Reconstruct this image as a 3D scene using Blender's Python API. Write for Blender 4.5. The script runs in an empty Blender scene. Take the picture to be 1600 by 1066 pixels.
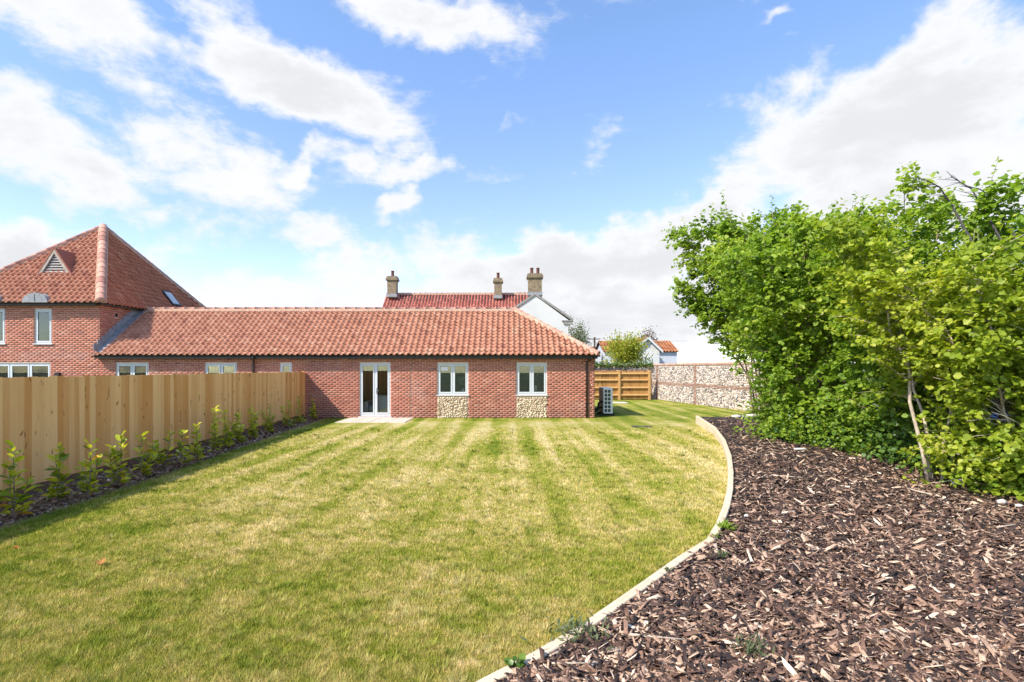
import bpy, math, random
import numpy as np
from mathutils import Matrix, Vector

R = math.radians
rng = np.random.default_rng(7)
random.seed(7)
scene = bpy.context.scene
C = scene.collection

# ------------------------------------------------------------------ camera, sky, sun, exposure
F = 850.0            # focal length in photo pixels (photo 1600 wide)
HC = 1.93            # camera height
HOR = 576.0          # horizon row
cam_d = bpy.data.cameras.new('camera')
cam_d.sensor_width = 36.0
cam_d.lens = 36.0 * F / 1600.0
cam_d.shift_y = (HOR - 533.0) / 1600.0
cam_d.clip_end = 3000
cam = bpy.data.objects.new('camera', cam_d)
C.objects.link(cam)
cam.location = (0, 0, HC)
cam.rotation_euler = (R(90), 0, 0)
scene.camera = cam

SUN_AZ, SUN_EL = 55.0, 44.0      # degrees to the left of straight behind the camera, elevation
sun_dir = Vector((-math.sin(R(SUN_AZ)) * math.cos(R(SUN_EL)), -math.cos(R(SUN_AZ)) * math.cos(R(SUN_EL)), math.sin(R(SUN_EL))))
sun_d = bpy.data.lights.new('sun', 'SUN')
sun_d.energy = 2.8
sun_d.angle = R(1.4)
sun_d.color = (1.0, 0.94, 0.85)
sun = bpy.data.objects.new('sun', sun_d)
C.objects.link(sun)
sun.location = (-20, -20, 30)
sun.rotation_euler = sun_dir.to_track_quat('Z', 'Y').to_euler()

scene.view_settings.view_transform = 'Standard'
scene.view_settings.look = 'None'
scene.view_settings.exposure = 1.36
scene.view_settings.gamma = 1.0
scene.view_settings.use_curve_mapping = False
scene.render.engine = 'CYCLES'
scene.cycles.max_bounces = 6
scene.cycles.transparent_max_bounces = 12


class NT:
    """small helper around a node tree"""
    def __init__(self, tree):
        self.t = tree
        self.n = tree.nodes
        self.l = tree.links

    def new(self, typ, **kw):
        nd = self.n.new(typ)
        for k, v in kw.items():
            setattr(nd, k, v)
        return nd

    def put(self, sock, v):
        if hasattr(v, 'is_output') or isinstance(v, bpy.types.NodeSocket):
            self.l.new(v, sock)
        elif v is not None:
            if isinstance(v, (tuple, list)) and len(v) == 3 and sock.type == 'RGBA':
                v = (*v, 1)
            sock.default_value = v

    def math(self, op, a, b=None, c=None, clamp=False):
        nd = self.new('ShaderNodeMath', operation=op, use_clamp=clamp)
        for i, v in enumerate((a, b, c)):
            if v is not None:
                self.put(nd.inputs[i], v)
        return nd.outputs[0]

    def vmath(self, op, a, b=None):
        nd = self.new('ShaderNodeVectorMath', operation=op)
        self.put(nd.inputs[0], a)
        if b is not None:
            self.put(nd.inputs[1], b)
        return nd.outputs[1] if op in ('LENGTH', 'DOT_PRODUCT', 'DISTANCE') else nd.outputs[0]

    def noise(self, vec, scale, detail=4, rough=0.55, dist=0.0, color=False):
        nd = self.new('ShaderNodeTexNoise')
        self.put(nd.inputs['Vector'], vec)
        nd.inputs['Scale'].default_value = scale
        nd.inputs['Detail'].default_value = detail
        nd.inputs['Roughness'].default_value = rough
        nd.inputs['Distortion'].default_value = dist
        return nd.outputs['Color' if color else 'Fac']

    def ramp(self, fac, stops, interp='LINEAR'):
        nd = self.new('ShaderNodeValToRGB')
        nd.color_ramp.interpolation = interp
        els = nd.color_ramp.elements
        while len(els) < len(stops):
            els.new(0.5)
        for e, (p, c) in zip(els, stops):
            e.position = p
            e.color = (*c, 1) if len(c) == 3 else c
        self.put(nd.inputs[0], fac)
        return nd.outputs[0]

    def mix(self, fac, a, b, blend='MIX'):
        nd = self.new('ShaderNodeMix', data_type='RGBA', blend_type=blend)
        self.put(nd.inputs[0], fac)
        self.put(nd.inputs[6], a)
        self.put(nd.inputs[7], b)
        return nd.outputs[2]

    def maprange(self, v, a, b, c=0.0, d=1.0, smooth=False):
        nd = self.new('ShaderNodeMapRange')
        if smooth:
            nd.interpolation_type = 'SMOOTHSTEP'
        self.put(nd.inputs[0], v)
        for i, x in enumerate((a, b, c, d)):
            nd.inputs[i + 1].default_value = x
        return nd.outputs[0]

    def mapping(self, vec, loc=(0, 0, 0), rot=(0, 0, 0), scale=(1, 1, 1), typ='POINT'):
        nd = self.new('ShaderNodeMapping', vector_type=typ)
        self.put(nd.inputs[0], vec)
        nd.inputs['Location'].default_value = loc
        nd.inputs['Rotation'].default_value = rot
        nd.inputs['Scale'].default_value = scale
        return nd.outputs[0]


def build_world():
    w = bpy.data.worlds.new('World')
    scene.world = w
    w.use_nodes = True
    T = NT(w.node_tree)
    T.n.clear()
    STR = 0.15
    sky = T.new('ShaderNodeTexSky', sky_type='NISHITA')
    sky.sun_disc = False
    sky.sun_elevation = R(SUN_EL)
    sky.sun_rotation = math.atan2(sun_dir.x, sun_dir.y)
    sky.air_density = 1.0
    sky.dust_density = 0.3
    sky.ozone_density = 2.2
    tc = T.new('ShaderNodeTexCoord')
    sep = T.new('ShaderNodeSeparateXYZ')
    T.put(sep.inputs[0], tc.outputs['Generated'])
    az = T.math('ARCTAN2', sep.outputs[0], sep.outputs[1])
    el = T.math('ARCSINE', sep.outputs[2])
    cmb = T.new('ShaderNodeCombineXYZ')
    T.put(cmb.inputs[0], az)
    T.put(cmb.inputs[1], el)
    ae = cmb.outputs[0]
    # cloud noise lives on the view direction, streaky copies are stretched
    d3 = tc.outputs['Generated']
    big = T.noise(d3, 2.3, 5, 0.55)
    st = T.mapping(d3, rot=(0, R(24), 0), scale=(3.2, 5.0, 11.0))
    streak = T.noise(st, 1.0, 10, 0.66, 0.8)
    fluff = T.noise(T.mapping(d3, rot=(0, R(14), 0), scale=(1, 1, 1.8)), 9.0, 11, 0.64, 0.15)
    warp = T.noise(d3, 5.0, 4, 0.6, color=True)
    wv = T.vmath('SCALE', T.vmath('SUBTRACT', warp, (0.5, 0.5, 0.5)))
    wv.node.inputs['Scale'].default_value = 0.20
    aew = T.vmath('ADD', ae, wv)
    # (px, py, rx, ry, tilt, strength, streaky) of cloud banks as seen in the sky
    banks = [(120, 50, 250, 90, -8, 1.0), (470, 125, 250, 62, -22, 1.15), (80, 235, 230, 80, -24, 1.1),
             (310, 255, 170, 95, -20, 0.95), (470, 255, 150, 24, 6, 0.8), (650, 282, 100, 26, 4, 0.75),
             (632, 336, 52, 28, 0, 1.2), (690, 22, 190, 42, -8, 0.85), (480, 355, 110, 28, 0, 0.75),
             (1420, 190, 330, 115, 8, 1.75), (1470, 70, 170, 70, 25, 1.3), (1480, 290, 360, 110, 0, 1.6),
             (930, 405, 300, 58, 12, 1.5), (1130, 325, 150, 42, 20, 1.15), (1000, 480, 330, 75, 0, 1.7),
             (480, 455, 330, 40, 0, 1.0), (90, 400, 190, 52, 10, 1.2), (820, 208, 46, 12, 8, 0.55),
             (960, 215, 60, 24, 35, 0.5), (1205, 66, 34, 11, -15, 0.7), (560, 420, 120, 40, 0, 1.0), (700, 420, 80, 50, 0, 1.0), (200, 320, 80, 40, -20, 0.9)]
    tot = None
    for (px, py, rx, ry, tilt, s) in banks:
        u, v = px - 800, HOR - py
        a0 = math.atan(u / F)
        e0 = math.atan(v / math.hypot(F, u))
        m = T.mapping(aew, (a0, e0, 0), (0, 0, R(tilt)), (rx / F * math.cos(a0) ** 2 * 1.25, ry / F * math.cos(a0) * 1.25, 1), 'TEXTURE')
        ln = T.vmath('LENGTH', m)
        g = T.maprange(ln, 0.15, 1.15, s, 0.0, True)
        tot = g if tot is None else T.math('MAXIMUM', tot, g)
    low = T.maprange(el, 0.02, 0.16, 0.42, 0.0, True)
    tot = T.math('MAXIMUM', tot, low)
    cov = T.math('ADD', T.math('MULTIPLY', T.math('SUBTRACT', big, 0.5), 1.1), T.math('MULTIPLY', T.math('SUBTRACT', streak, 0.5), 1.2))
    cov = T.math('ADD', cov, T.math('MULTIPLY', T.math('SUBTRACT', fluff, 0.5), 2.3))
    cov = T.math('ADD', cov, tot)
    dens = T.maprange(cov, 0.22, 0.98, 0.0, 1.0, True)
    # grey bellies where the cloud is thick
    belly = T.noise(T.mapping(d3, scale=(3, 3, 7)), 1.6, 6, 0.55, 0.3)
    thick = T.maprange(cov, 0.75, 1.6, 0.0, 1.0, True)
    shade = T.math('MULTIPLY', thick, T.maprange(belly, 0.34, 0.58, 0.0, 1.0, True))
    k = 1.0 / STR * 0.395
    ccol = T.mix(shade, (0.98 * k, 0.99 * k, 1.02 * k), (0.82 * k, 0.835 * k, 0.87 * k))
    hs = T.new('ShaderNodeHueSaturation')
    hs.inputs['Hue'].default_value = 0.504
    T.put(hs.inputs['Hue'], T.maprange(el, 0.05, 0.55, 0.532, 0.503))
    hs.inputs['Saturation'].default_value = 1.06
    hs.inputs['Value'].default_value = 0.82
    T.put(hs.inputs['Color'], sky.outputs[0])
    col = T.mix(dens, hs.outputs[0], ccol)
    bg = T.new('ShaderNodeBackground')
    T.put(bg.inputs[0], col)
    bg.inputs[1].default_value = STR
    out = T.new('ShaderNodeOutputWorld')
    T.l.new(bg.outputs[0], out.inputs[0])


build_world()


# ------------------------------------------------------------------ geometry helpers
class MB:
    """collects shapes, builds ONE mesh object"""
    def __init__(self):
        self.v, self.f, self.c = [], [], []

    def quadbox(self, P):
        b = len(self.v)
        self.v += [tuple(p) for p in P]
        self.f += [(b, b + 3, b + 2, b + 1), (b + 4, b + 5, b + 6, b + 7), (b, b + 1, b + 5, b + 4), (b + 1, b + 2, b + 6, b + 5), (b + 2, b + 3, b + 7, b + 6), (b + 3, b, b + 4, b + 7)]
        return self

    def box(self, x0, x1, y0, y1, z0, z1, M=None):
        P = [(x0, y0, z0), (x1, y0, z0), (x1, y1, z0), (x0, y1, z0), (x0, y0, z1), (x1, y0, z1), (x1, y1, z1), (x0, y1, z1)]
        if M is not None:
            P = [M @ Vector(p) for p in P]
        return self.quadbox(P)

    def poly(self, pts):
        b = len(self.v)
        self.v += [tuple(p) for p in pts]
        self.f.append(tuple(range(b, b + len(pts))))
        return self

    def prism(self, pts, d):
        """polygon pts extruded by vector d"""
        b = len(self.v)
        n = len(pts)
        d = Vector(d)
        self.v += [tuple(p) for p in pts] + [tuple(Vector(p) + d) for p in pts]
        self.f.append(tuple(range(b + n - 1, b - 1, -1)))
        self.f.append(tuple(range(b + n, b + 2 * n)))
        for i in range(n):
            j = (i + 1) % n
            self.f.append((b + i, b + j, b + n + j, b + n + i))
        return self

    def tube(self, pts, radii, n=6, cap=True):
        pts = [Vector(p) for p in pts]
        if not hasattr(radii, '__len__'):
            radii = [radii] * len(pts)
        b = len(self.v)
        up = None
        for i, p in enumerate(pts):
            t = (pts[min(i + 1, len(pts) - 1)] - pts[max(i - 1, 0)]).normalized()
            if up is None:
                up = t.orthogonal().normalized()
            up = (up - t * up.dot(t))
            up = up.normalized() if up.length > 1e-6 else t.orthogonal().normalized()
            sd = t.cross(up)
            for k in range(n):
                a = 2 * math.pi * k / n
                q = p + (up * math.cos(a) + sd * math.sin(a)) * radii[i]
                self.v.append(tuple(q))
        for i in range(len(pts) - 1):
            for k in range(n):
                k2 = (k + 1) % n
                self.f.append((b + i * n + k, b + i * n + k2, b + (i + 1) * n + k2, b + (i + 1) * n + k))
        if cap:
            self.f.append(tuple(b + k for k in range(n - 1, -1, -1)))
            e = b + (len(pts) - 1) * n
            self.f.append(tuple(e + k for k in range(n)))
        return self

    def lathe(self, prof, cx, cy, n=12):
        b = len(self.v)
        for (r, z) in prof:
            for k in range(n):
                a = 2 * math.pi * k / n
                self.v.append((cx + r * math.cos(a), cy + r * math.sin(a), z))
        for i in range(len(prof) - 1):
            for k in range(n):
                k2 = (k + 1) % n
                self.f.append((b + i * n + k, b + i * n + k2, b + (i + 1) * n + k2, b + (i + 1) * n + k))
        self.f.append(tuple(b + k for k in range(n - 1, -1, -1)))
        e = b + (len(prof) - 1) * n
        self.f.append(tuple(e + k for k in range(n)))
        return self

    def mesh(self, name, smooth=False):
        me = bpy.data.meshes.new(name)
        me.from_pydata(self.v, [], self.f)
        if smooth:
            me.shade_smooth()
        return me

    def build(self, name, mat, parent=None, smooth=False):
        return link(name, self.mesh(name, smooth), mat, parent)


def link(name, me, mat, parent=None, M=None):
    if mat is not None and not me.materials:
        me.materials.append(mat)
    o = bpy.data.objects.new(name, me)
    C.objects.link(o)
    if parent is not None:
        o.parent = parent
        if parent.type == 'EMPTY':
            o.matrix_parent_inverse = Matrix.Translation(-Vector(parent.location))
        elif M is None or parent.get('_own') is None:
            o.matrix_parent_inverse = Matrix.Identity(4)
    if M is not None:
        o.matrix_basis = M
    return o


def np_mesh(name, V, Fc, attr=None, smooth=False, attrs=None):
    """V (n,3); Fc (m,k) all faces with k corners; attr: per-vertex float 'rnd'"""
    me = bpy.data.meshes.new(name)
    V = np.ascontiguousarray(V, dtype=np.float32)
    Fc = np.ascontiguousarray(Fc, dtype=np.int32)
    m, k = Fc.shape
    me.vertices.add(len(V))
    me.vertices.foreach_set('co', V.ravel())
    me.loops.add(m * k)
    me.loops.foreach_set('vertex_index', Fc.ravel())
    me.polygons.add(m)
    me.polygons.foreach_set('loop_start', np.arange(0, m * k, k, dtype=np.int32))
    me.polygons.foreach_set('loop_total', np.full(m, k, dtype=np.int32))
    if smooth:
        me.polygons.foreach_set('use_smooth', np.ones(m, dtype=bool))
    me.update(calc_edges=True)
    if attr is not None:
        a = me.attributes.new('rnd', 'FLOAT', 'POINT')
        a.data.foreach_set('value', np.ascontiguousarray(attr, dtype=np.float32))
    return me


def thing(name, label, cat, loc=(0, 0, 0), group=None):
    o = bpy.data.objects.new(name, None)
    C.objects.link(o)
    o.location = loc
    o.empty_display_size = 0.2
    return tag(o, label, cat, group)


def tag(o, label=None, cat=None, group=None, kind=None):
    if label:
        o['label'] = label
    if cat:
        o['category'] = cat
    if group:
        o['group'] = group
    if kind:
        o['kind'] = kind
    return o


def gp(px, py, z=0.0):
    """photo pixel on a level surface of height z -> world point"""
    Y = (HC - z) * F / (py - HOR)
    return Vector(((px - 800.0) / F * Y, Y, z))


def at(px, py, Y):
    """photo pixel at distance Y -> world point"""
    return Vector(((px - 800.0) / F * Y, Y, HC + (HOR - py) / F * Y))


# ------------------------------------------------------------------ materials
def new_mat(name):
    m = bpy.data.materials.new(name)
    m.use_nodes = True
    T = NT(m.node_tree)
    return m, T, T.n['Principled BSDF']


def bump(T, bsdf, h, strength=0.3, dist=0.01):
    b = T.new('ShaderNodeBump')
    b.inputs['Strength'].default_value = strength
    b.inputs['Distance'].default_value = dist
    T.put(b.inputs['Height'], h)
    T.l.new(b.outputs[0], bsdf.inputs['Normal'])


def plain(name, col, rough=0.6, metallic=0.0, vary=0.12, scale=6.0, spec=0.4):
    m, T, B = new_mat(name)
    tc = T.new('ShaderNodeTexCoord')
    n = T.noise(tc.outputs['Object'], scale, 5)
    c = T.mix(T.maprange(n, 0.3, 0.7), tuple(x * (1 - vary) for x in col), tuple(min(1, x * (1 + vary)) for x in col))
    T.put(B.inputs['Base Color'], c)
    B.inputs['Roughness'].default_value = rough
    B.inputs['Metallic'].default_value = metallic
    B.inputs['Specular IOR Level'].default_value = spec
    return m


def geo_pos(T):
    return T.new('ShaderNodeNewGeometry').outputs['Position']


def lawn_color(T):
    """green / straw patches and mowing stripes as a function of world position"""
    p = geo_pos(T)
    sep = T.new('ShaderNodeSeparateXYZ')
    T.put(sep.inputs[0], p)
    flat = T.mapping(p, scale=(1, 1, 0))
    n1 = T.noise(flat, 0.42, 5, 0.6, 0.4)
    n2 = T.noise(flat, 1.9, 6, 0.65, 0.5)
    n3 = T.noise(flat, 7.0, 5, 0.7)
    st = T.noise(T.mapping(p, rot=(0, 0, R(2)), scale=(2.6, 0.10, 0)), 1.0, 3, 0.5, 0.0)
    wob = T.noise(flat, 0.5, 2)
    wave = T.math('SINE', T.math('ADD', T.math('MULTIPLY', sep.outputs[0], 6.4), T.math('MULTIPLY', wob, 3.2)))
    far = T.maprange(sep.outputs[1], 3.5, 10.0, 0.0, 1.0, True)
    a = T.math('ADD', T.math('MULTIPLY', n1, 0.62), T.math('MULTIPLY', n2, 0.58))
    a = T.math('ADD', a, T.math('MULTIPLY', T.math('SUBTRACT', n3, 0.3), 0.75))
    stripe = T.math('ADD', T.math('MULTIPLY', T.math('SUBTRACT', st, 0.5), 0.75), T.math('MULTIPLY', wave, 0.055))
    a = T.math('ADD', a, T.math('MULTIPLY', stripe, far))
    a = T.math('ADD', a, T.math('MULTIPLY', far, 0.045))
    # greener along the house wall and the timber edging bend
    edge = T.maprange(T.math('ADD', sep.outputs[0], T.math('MULTIPLY', sep.outputs[1], 0.073)), -5.6, -3.6, -0.12, 0.0, True)  # fence shadow beside the planting bed, painted into the lawn as darker green
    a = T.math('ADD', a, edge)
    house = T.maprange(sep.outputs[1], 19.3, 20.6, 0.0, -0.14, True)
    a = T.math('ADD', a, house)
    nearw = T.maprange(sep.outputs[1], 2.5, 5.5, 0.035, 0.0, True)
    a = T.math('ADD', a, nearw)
    fac = T.maprange(a, 0.385, 0.965)
    return T.ramp(fac, [(0.0, (0.085, 0.145, 0.012)), (0.25, (0.180, 0.235, 0.018)), (0.50, (0.315, 0.320, 0.045)), (0.75, (0.48, 0.41, 0.125)), (1.0, (0.64, 0.53, 0.26))])


def make_mats():
    M = {}
    # lawn sheet
    m, T, B = new_mat('lawn')
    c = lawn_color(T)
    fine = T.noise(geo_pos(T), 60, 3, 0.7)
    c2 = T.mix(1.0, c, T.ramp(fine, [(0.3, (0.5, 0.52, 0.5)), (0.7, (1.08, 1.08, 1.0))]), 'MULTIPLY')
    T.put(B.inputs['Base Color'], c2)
    B.inputs['Roughness'].default_value = 0.9
    B.inputs['Specular IOR Level'].default_value = 0.1
    bump(T, B, T.noise(geo_pos(T), 90, 4, 0.7), 0.7, 0.02)
    M['lawn'] = m
    # blades
    m, T, B = new_mat('grass_blade')
    at_ = T.new('ShaderNodeAttribute', attribute_name='rnd')
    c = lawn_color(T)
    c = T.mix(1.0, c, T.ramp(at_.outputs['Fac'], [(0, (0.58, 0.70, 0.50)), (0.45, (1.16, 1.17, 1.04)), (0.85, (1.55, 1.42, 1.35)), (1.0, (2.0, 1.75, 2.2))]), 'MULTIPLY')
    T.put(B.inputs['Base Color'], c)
    B.inputs['Roughness'].default_value = 0.7
    B.inputs['Specular IOR Level'].default_value = 0.25
    tr = T.new('ShaderNodeBsdfTranslucent')
    T.put(tr.inputs[0], c)
    mx = T.new('ShaderNodeMixShader')
    mx.inputs[0].default_value = 0.3
    T.l.new(B.outputs[0], mx.inputs[1])
    T.l.new(tr.outputs[0], mx.inputs[2])
    T.l.new(mx.outputs[0], T.n['Material Output'].inputs[0])
    M['blade'] = m
    # far ground
    M['ground'] = plain('far_grass', (0.10, 0.12, 0.04), 0.95, 0, 0.4, 0.3)
    # soil
    m, T, B = new_mat('soil')
    p = geo_pos(T)
    n = T.noise(p, 14, 6, 0.7)
    T.put(B.inputs['Base Color'], T.ramp(n, [(0.3, (0.10, 0.062, 0.028)), (0.55, (0.28, 0.18, 0.09)), (0.72, (0.46, 0.34, 0.20))]))
    B.inputs['Roughness'].default_value = 0.95
    bump(T, B, T.noise(p, 30, 6, 0.7), 0.9, 0.03)
    M['soil'] = m
    # bark chips
    m, T, B = new_mat('bark_chip')
    at_ = T.new('ShaderNodeAttribute', attribute_name='rnd')
    n = T.noise(T.mapping(geo_pos(T), scale=(1, 1, 1)), 70, 3, 0.6)
    c = T.ramp(at_.outputs['Fac'], [(0.0, (0.016, 0.0095, 0.0075)), (0.25, (0.054, 0.028, 0.018)), (0.48, (0.155, 0.082, 0.050)), (0.68, (0.325, 0.194, 0.124)), (0.86, (0.55, 0.38, 0.25)), (1.0, (0.82, 0.67, 0.50))])
    c = T.mix(1.0, c, T.ramp(n, [(0.3, (0.65, 0.62, 0.6)), (0.7, (1.25, 1.25, 1.25))]), 'MULTIPLY')
    T.put(B.inputs['Base Color'], c)
    B.inputs['Roughness'].default_value = 0.75
    M['bark'] = m
    m, T, B = new_mat('mulch_bed')
    p = geo_pos(T)
    n = T.noise(T.mapping(p, rot=(0, 0, 0.5), scale=(1, 2.2, 1)), 22, 6, 0.72, 0.6)
    T.put(B.inputs['Base Color'], T.ramp(n, [(0.36, (0.010, 0.006, 0.004)), (0.56, (0.040, 0.021, 0.014)), (0.70, (0.12, 0.068, 0.045)), (0.82, (0.30, 0.20, 0.14))]))
    B.inputs['Roughness'].default_value = 0.9
    bump(T, B, n, 1.0, 0.03)
    M['mulch'] = m

    # bricks: colour per brick, soot and lime bloom by place
    def brick(name, tones, bloom):
        m, T, B = new_mat(name)
        at_ = T.new('ShaderNodeAttribute', attribute_name='rnd')
        p = geo_pos(T)
        c = T.ramp(at_.outputs['Fac'], tones)
        n = T.noise(p, 40, 4, 0.6)
        c = T.mix(1.0, c, T.ramp(n, [(0.3, (0.80, 0.78, 0.78)), (0.7, (1.15, 1.15, 1.15))]), 'MULTIPLY')
        w = T.noise(T.mapping(p, scale=(0.6, 0.6, 1.0)), 1.1, 5, 0.65, 0.6)
        c = T.mix(T.math('MULTIPLY', T.maprange(w, 0.50, 0.74, 0, 1, True), bloom), c, (0.50, 0.34, 0.29))
        sepz = T.new('ShaderNodeSeparateXYZ')
        T.put(sepz.inputs[0], p)
        damp = T.math('MULTIPLY', T.maprange(sepz.outputs[2], 0.02, 0.6, 1.0, 0.0, True), T.maprange(T.noise(p, 2.3, 5, 0.6), 0.35, 0.62, 0.1, 0.75, True))
        c = T.mix(damp, c, (0.235, 0.095, 0.075))
        T.put(B.inputs['Base Color'], c)
        B.inputs['Roughness'].default_value = 0.85
        B.inputs['Specular IOR Level'].default_value = 0.2
        bump(T, B, n, 0.3, 0.004)
        return m
    tones = [(0.0, (0.25, 0.085, 0.060)), (0.10, (0.345, 0.116, 0.074)), (0.5, (0.40, 0.138, 0.085)), (0.9, (0.44, 0.162, 0.100)), (1.0, (0.48, 0.215, 0.14))]
    M['brick'] = brick('red_brick', tones, 0.42)
    M['brick_old'] = brick('limewashed_brick', [(p, (c[0] * 0.95, c[1] * 1.7, c[2] * 2.0)) for p, c in tones], 0.95)
    M['brick_tower'] = brick('orange_red_brick', [(p, (c[0] * 1.08, c[1] * 1.10, c[2] * 1.10)) for p, c in tones], 0.30)
    M['mortar'] = plain('mortar', (0.62, 0.46, 0.35), 0.9, 0, 0.15, 9)
    M['bed_mortar'] = plain('bedding_mortar', (0.50, 0.33, 0.23), 0.9, 0, 0.25, 14)

    def tile(name, tones, source, moss=0.0, mossx=0.0):
        m, T, B = new_mat(name)
        p = geo_pos(T)
        if source == 'attr':
            r = T.new('ShaderNodeAttribute', attribute_name='rnd').outputs['Fac']
        else:
            r = T.new('ShaderNodeObjectInfo').outputs['Random']
        c = T.ramp(r, tones)
        n = T.noise(p, 22, 5, 0.65)
        c = T.mix(1.0, c, T.ramp(n, [(0.3, (0.78, 0.76, 0.74)), (0.7, (1.15, 1.13, 1.1))]), 'MULTIPLY')
        if moss > 0:
            k = T.noise(T.mapping(p, loc=(mossx, 0, 0)), 0.55, 5, 0.7, 0.3)
            k = T.math('MULTIPLY', T.maprange(k, 0.52, 0.68, 0, 1, True), T.maprange(n, 0.4, 0.62, 0.1, 1.0))
            c = T.mix(T.math('MULTIPLY', k, moss), c, (0.13, 0.10, 0.035))
        T.put(B.inputs['Base Color'], c)
        B.inputs['Roughness'].default_value = 0.72
        B.inputs['Specular IOR Level'].default_value = 0.3
        bump(T, B, n, 0.25, 0.004)
        return m
    tt = [(0.0, (0.32, 0.130, 0.085)), (0.05, (0.43, 0.184, 0.112)), (0.5, (0.475, 0.213, 0.130)), (0.93, (0.52, 0.245, 0.152)), (1.0, (0.56, 0.30, 0.20))]
    M['tile'] = tile('clay_pantile', tt, 'attr', 0.22)
    M['tile_obj'] = tile('clay_pantile_single', tt, 'obj', 0.15)
    M['tile_tower'] = tile('weathered_pantile', [(p, (c[0] * 0.96, c[1] * 0.86, c[2] * 0.82)) for p, c in tt], 'attr', 0.1)
    M['tile_moss'] = tile('mossy_pantile', [(p, (c[0] * 0.98, c[1] * 0.84, c[2] * 0.80)) for p, c in tt], 'attr', 0.5)
    M['tile_red'] = tile('red_machine_pantile', [(0.0, (0.40, 0.105, 0.078)), (0.5, (0.50, 0.145, 0.105)), (1.0, (0.60, 0.21, 0.15))], 'attr', 0.1)
    M['tile_far'] = tile('old_orange_pantile', [(0.0, (0.22, 0.08, 0.04)), (0.5, (0.38, 0.14, 0.06)), (1.0, (0.50, 0.22, 0.10))], 'attr', 0.5)
    M['ridge'] = tile('ridge_tile', [(0.0, (0.36, 0.17, 0.12)), (0.5, (0.48, 0.24, 0.17)), (1.0, (0.58, 0.33, 0.24))], 'obj', 0.1)
    M['underlay'] = plain('roof_underlay', (0.05, 0.03, 0.025), 0.95)
    # flint
    m, T, B = new_mat('flint')
    at_ = T.new('ShaderNodeAttribute', attribute_name='rnd')
    T.put(B.inputs['Base Color'], T.ramp(at_.outputs['Fac'], [(0.0, (0.07, 0.07, 0.075)), (0.2, (0.20, 0.18, 0.17)), (0.4, (0.38, 0.325, 0.275)), (0.7, (0.54, 0.47, 0.40)), (1.0, (0.72, 0.66, 0.59))]))
    B.inputs['Roughness'].default_value = 0.55
    M['flint'] = m
    m, T, B = new_mat('cobble')
    at_ = T.new('ShaderNodeAttribute', attribute_name='rnd')
    T.put(B.inputs['Base Color'], T.ramp(at_.outputs['Fac'], [(0.0, (0.34, 0.25, 0.14)), (0.4, (0.53, 0.41, 0.25)), (1.0, (0.70, 0.60, 0.43))]))
    B.inputs['Roughness'].default_value = 0.6
    M['cobble'] = m

    # timber: grain along the object's own z, shade per board
    def timber(name, lo, hi, axis=2, rand=0.5, knots=True, stain=0.0):
        m, T, B = new_mat(name)
        tc = T.new('ShaderNodeTexCoord')
        oi = T.new('ShaderNodeObjectInfo')
        sh = T.vmath('SCALE', (13.0, 7.0, 29.0))
        T.put(sh.node.inputs['Scale'], oi.outputs['Random'])
        v = T.vmath('ADD', tc.outputs['Object'], sh)
        sc = [28.0, 28.0, 28.0]
        sc[axis] = 0.9
        g = T.noise(T.mapping(v, scale=tuple(sc)), 1.0, 6, 0.62, 0.6)
        sc2 = [9.0, 9.0, 9.0]
        sc2[axis] = 3.6
        kn = T.noise(T.mapping(v, scale=tuple(sc2)), 1.0, 2, 0.5, 0.4)
        t = T.math('ADD', T.math('MULTIPLY', g, 0.7), T.math('MULTIPLY', T.math('SUBTRACT', oi.outputs['Random'], 0.5), rand))
        c = T.mix(T.maprange(t, 0.05, 0.70), lo, hi)
        if knots:
            c = T.mix(T.maprange(kn, 0.66, 0.73, 0, 0.8, True), c, (lo[0] * 0.35, lo[1] * 0.3, lo[2] * 0.25))
        if stain > 0:
            s = T.noise(T.mapping(v, scale=(5, 5, 1.6)), 1.0, 4, 0.6, 0.5)
            c = T.mix(T.maprange(s, 0.55, 0.68, 0, stain, True), c, (0.09, 0.05, 0.018))
        T.put(B.inputs['Base Color'], c)
        B.inputs['Roughness'].default_value = 0.78
        B.inputs['Specular IOR Level'].default_value = 0.25
        bump(T, B, g, 0.35, 0.003)
        return m
    M['fence'] = timber('fence_board', (0.69, 0.318, 0.092), (0.96, 0.585, 0.245), 2, 0.60)
    M['fence_new'] = timber('new_fence_board', (0.30, 0.145, 0.04), (0.50, 0.275, 0.09), 2, 0.4, False, 0.9)
    M['fence_rail'] = timber('fence_rail', (0.46, 0.26, 0.095), (0.60, 0.37, 0.15), 0, 0.2, False)
    M['gravel_board'] = timber('gravel_board', (0.14, 0.075, 0.045), (0.26, 0.15, 0.09), 1, 0.3, False)
    M['sleeper'] = timber('pale_timber', (0.54, 0.41, 0.27), (0.74, 0.60, 0.43), 0, 0.2, True)
    M['grey_wood'] = plain('weathered_wood', (0.36, 0.31, 0.26), 0.85, 0, 0.25, 12)
    M['louvre'] = plain('louvre', (0.34, 0.30, 0.27), 0.85, 0, 0.3, 9)
    # frames, metals, glass
    M['frame'] = plain('white_frame', (0.58, 0.605, 0.60), 0.4, 0, 0.04, 3)
    M['rubber'] = plain('rubber', (0.02, 0.02, 0.02), 0.6)
    M['black'] = plain('black_gutter', (0.014, 0.014, 0.016), 0.32, 0, 0.1, 5, 0.5)
    M['lead'] = plain('lead', (0.27, 0.275, 0.28), 0.65, 0.1, 0.25, 5)
    M['dark'] = plain('dark_void', (0.012, 0.010, 0.010), 0.9)
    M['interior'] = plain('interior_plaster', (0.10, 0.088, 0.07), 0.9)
    M['floor_in'] = plain('interior_floor', (0.16, 0.11, 0.07), 0.5)
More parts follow.
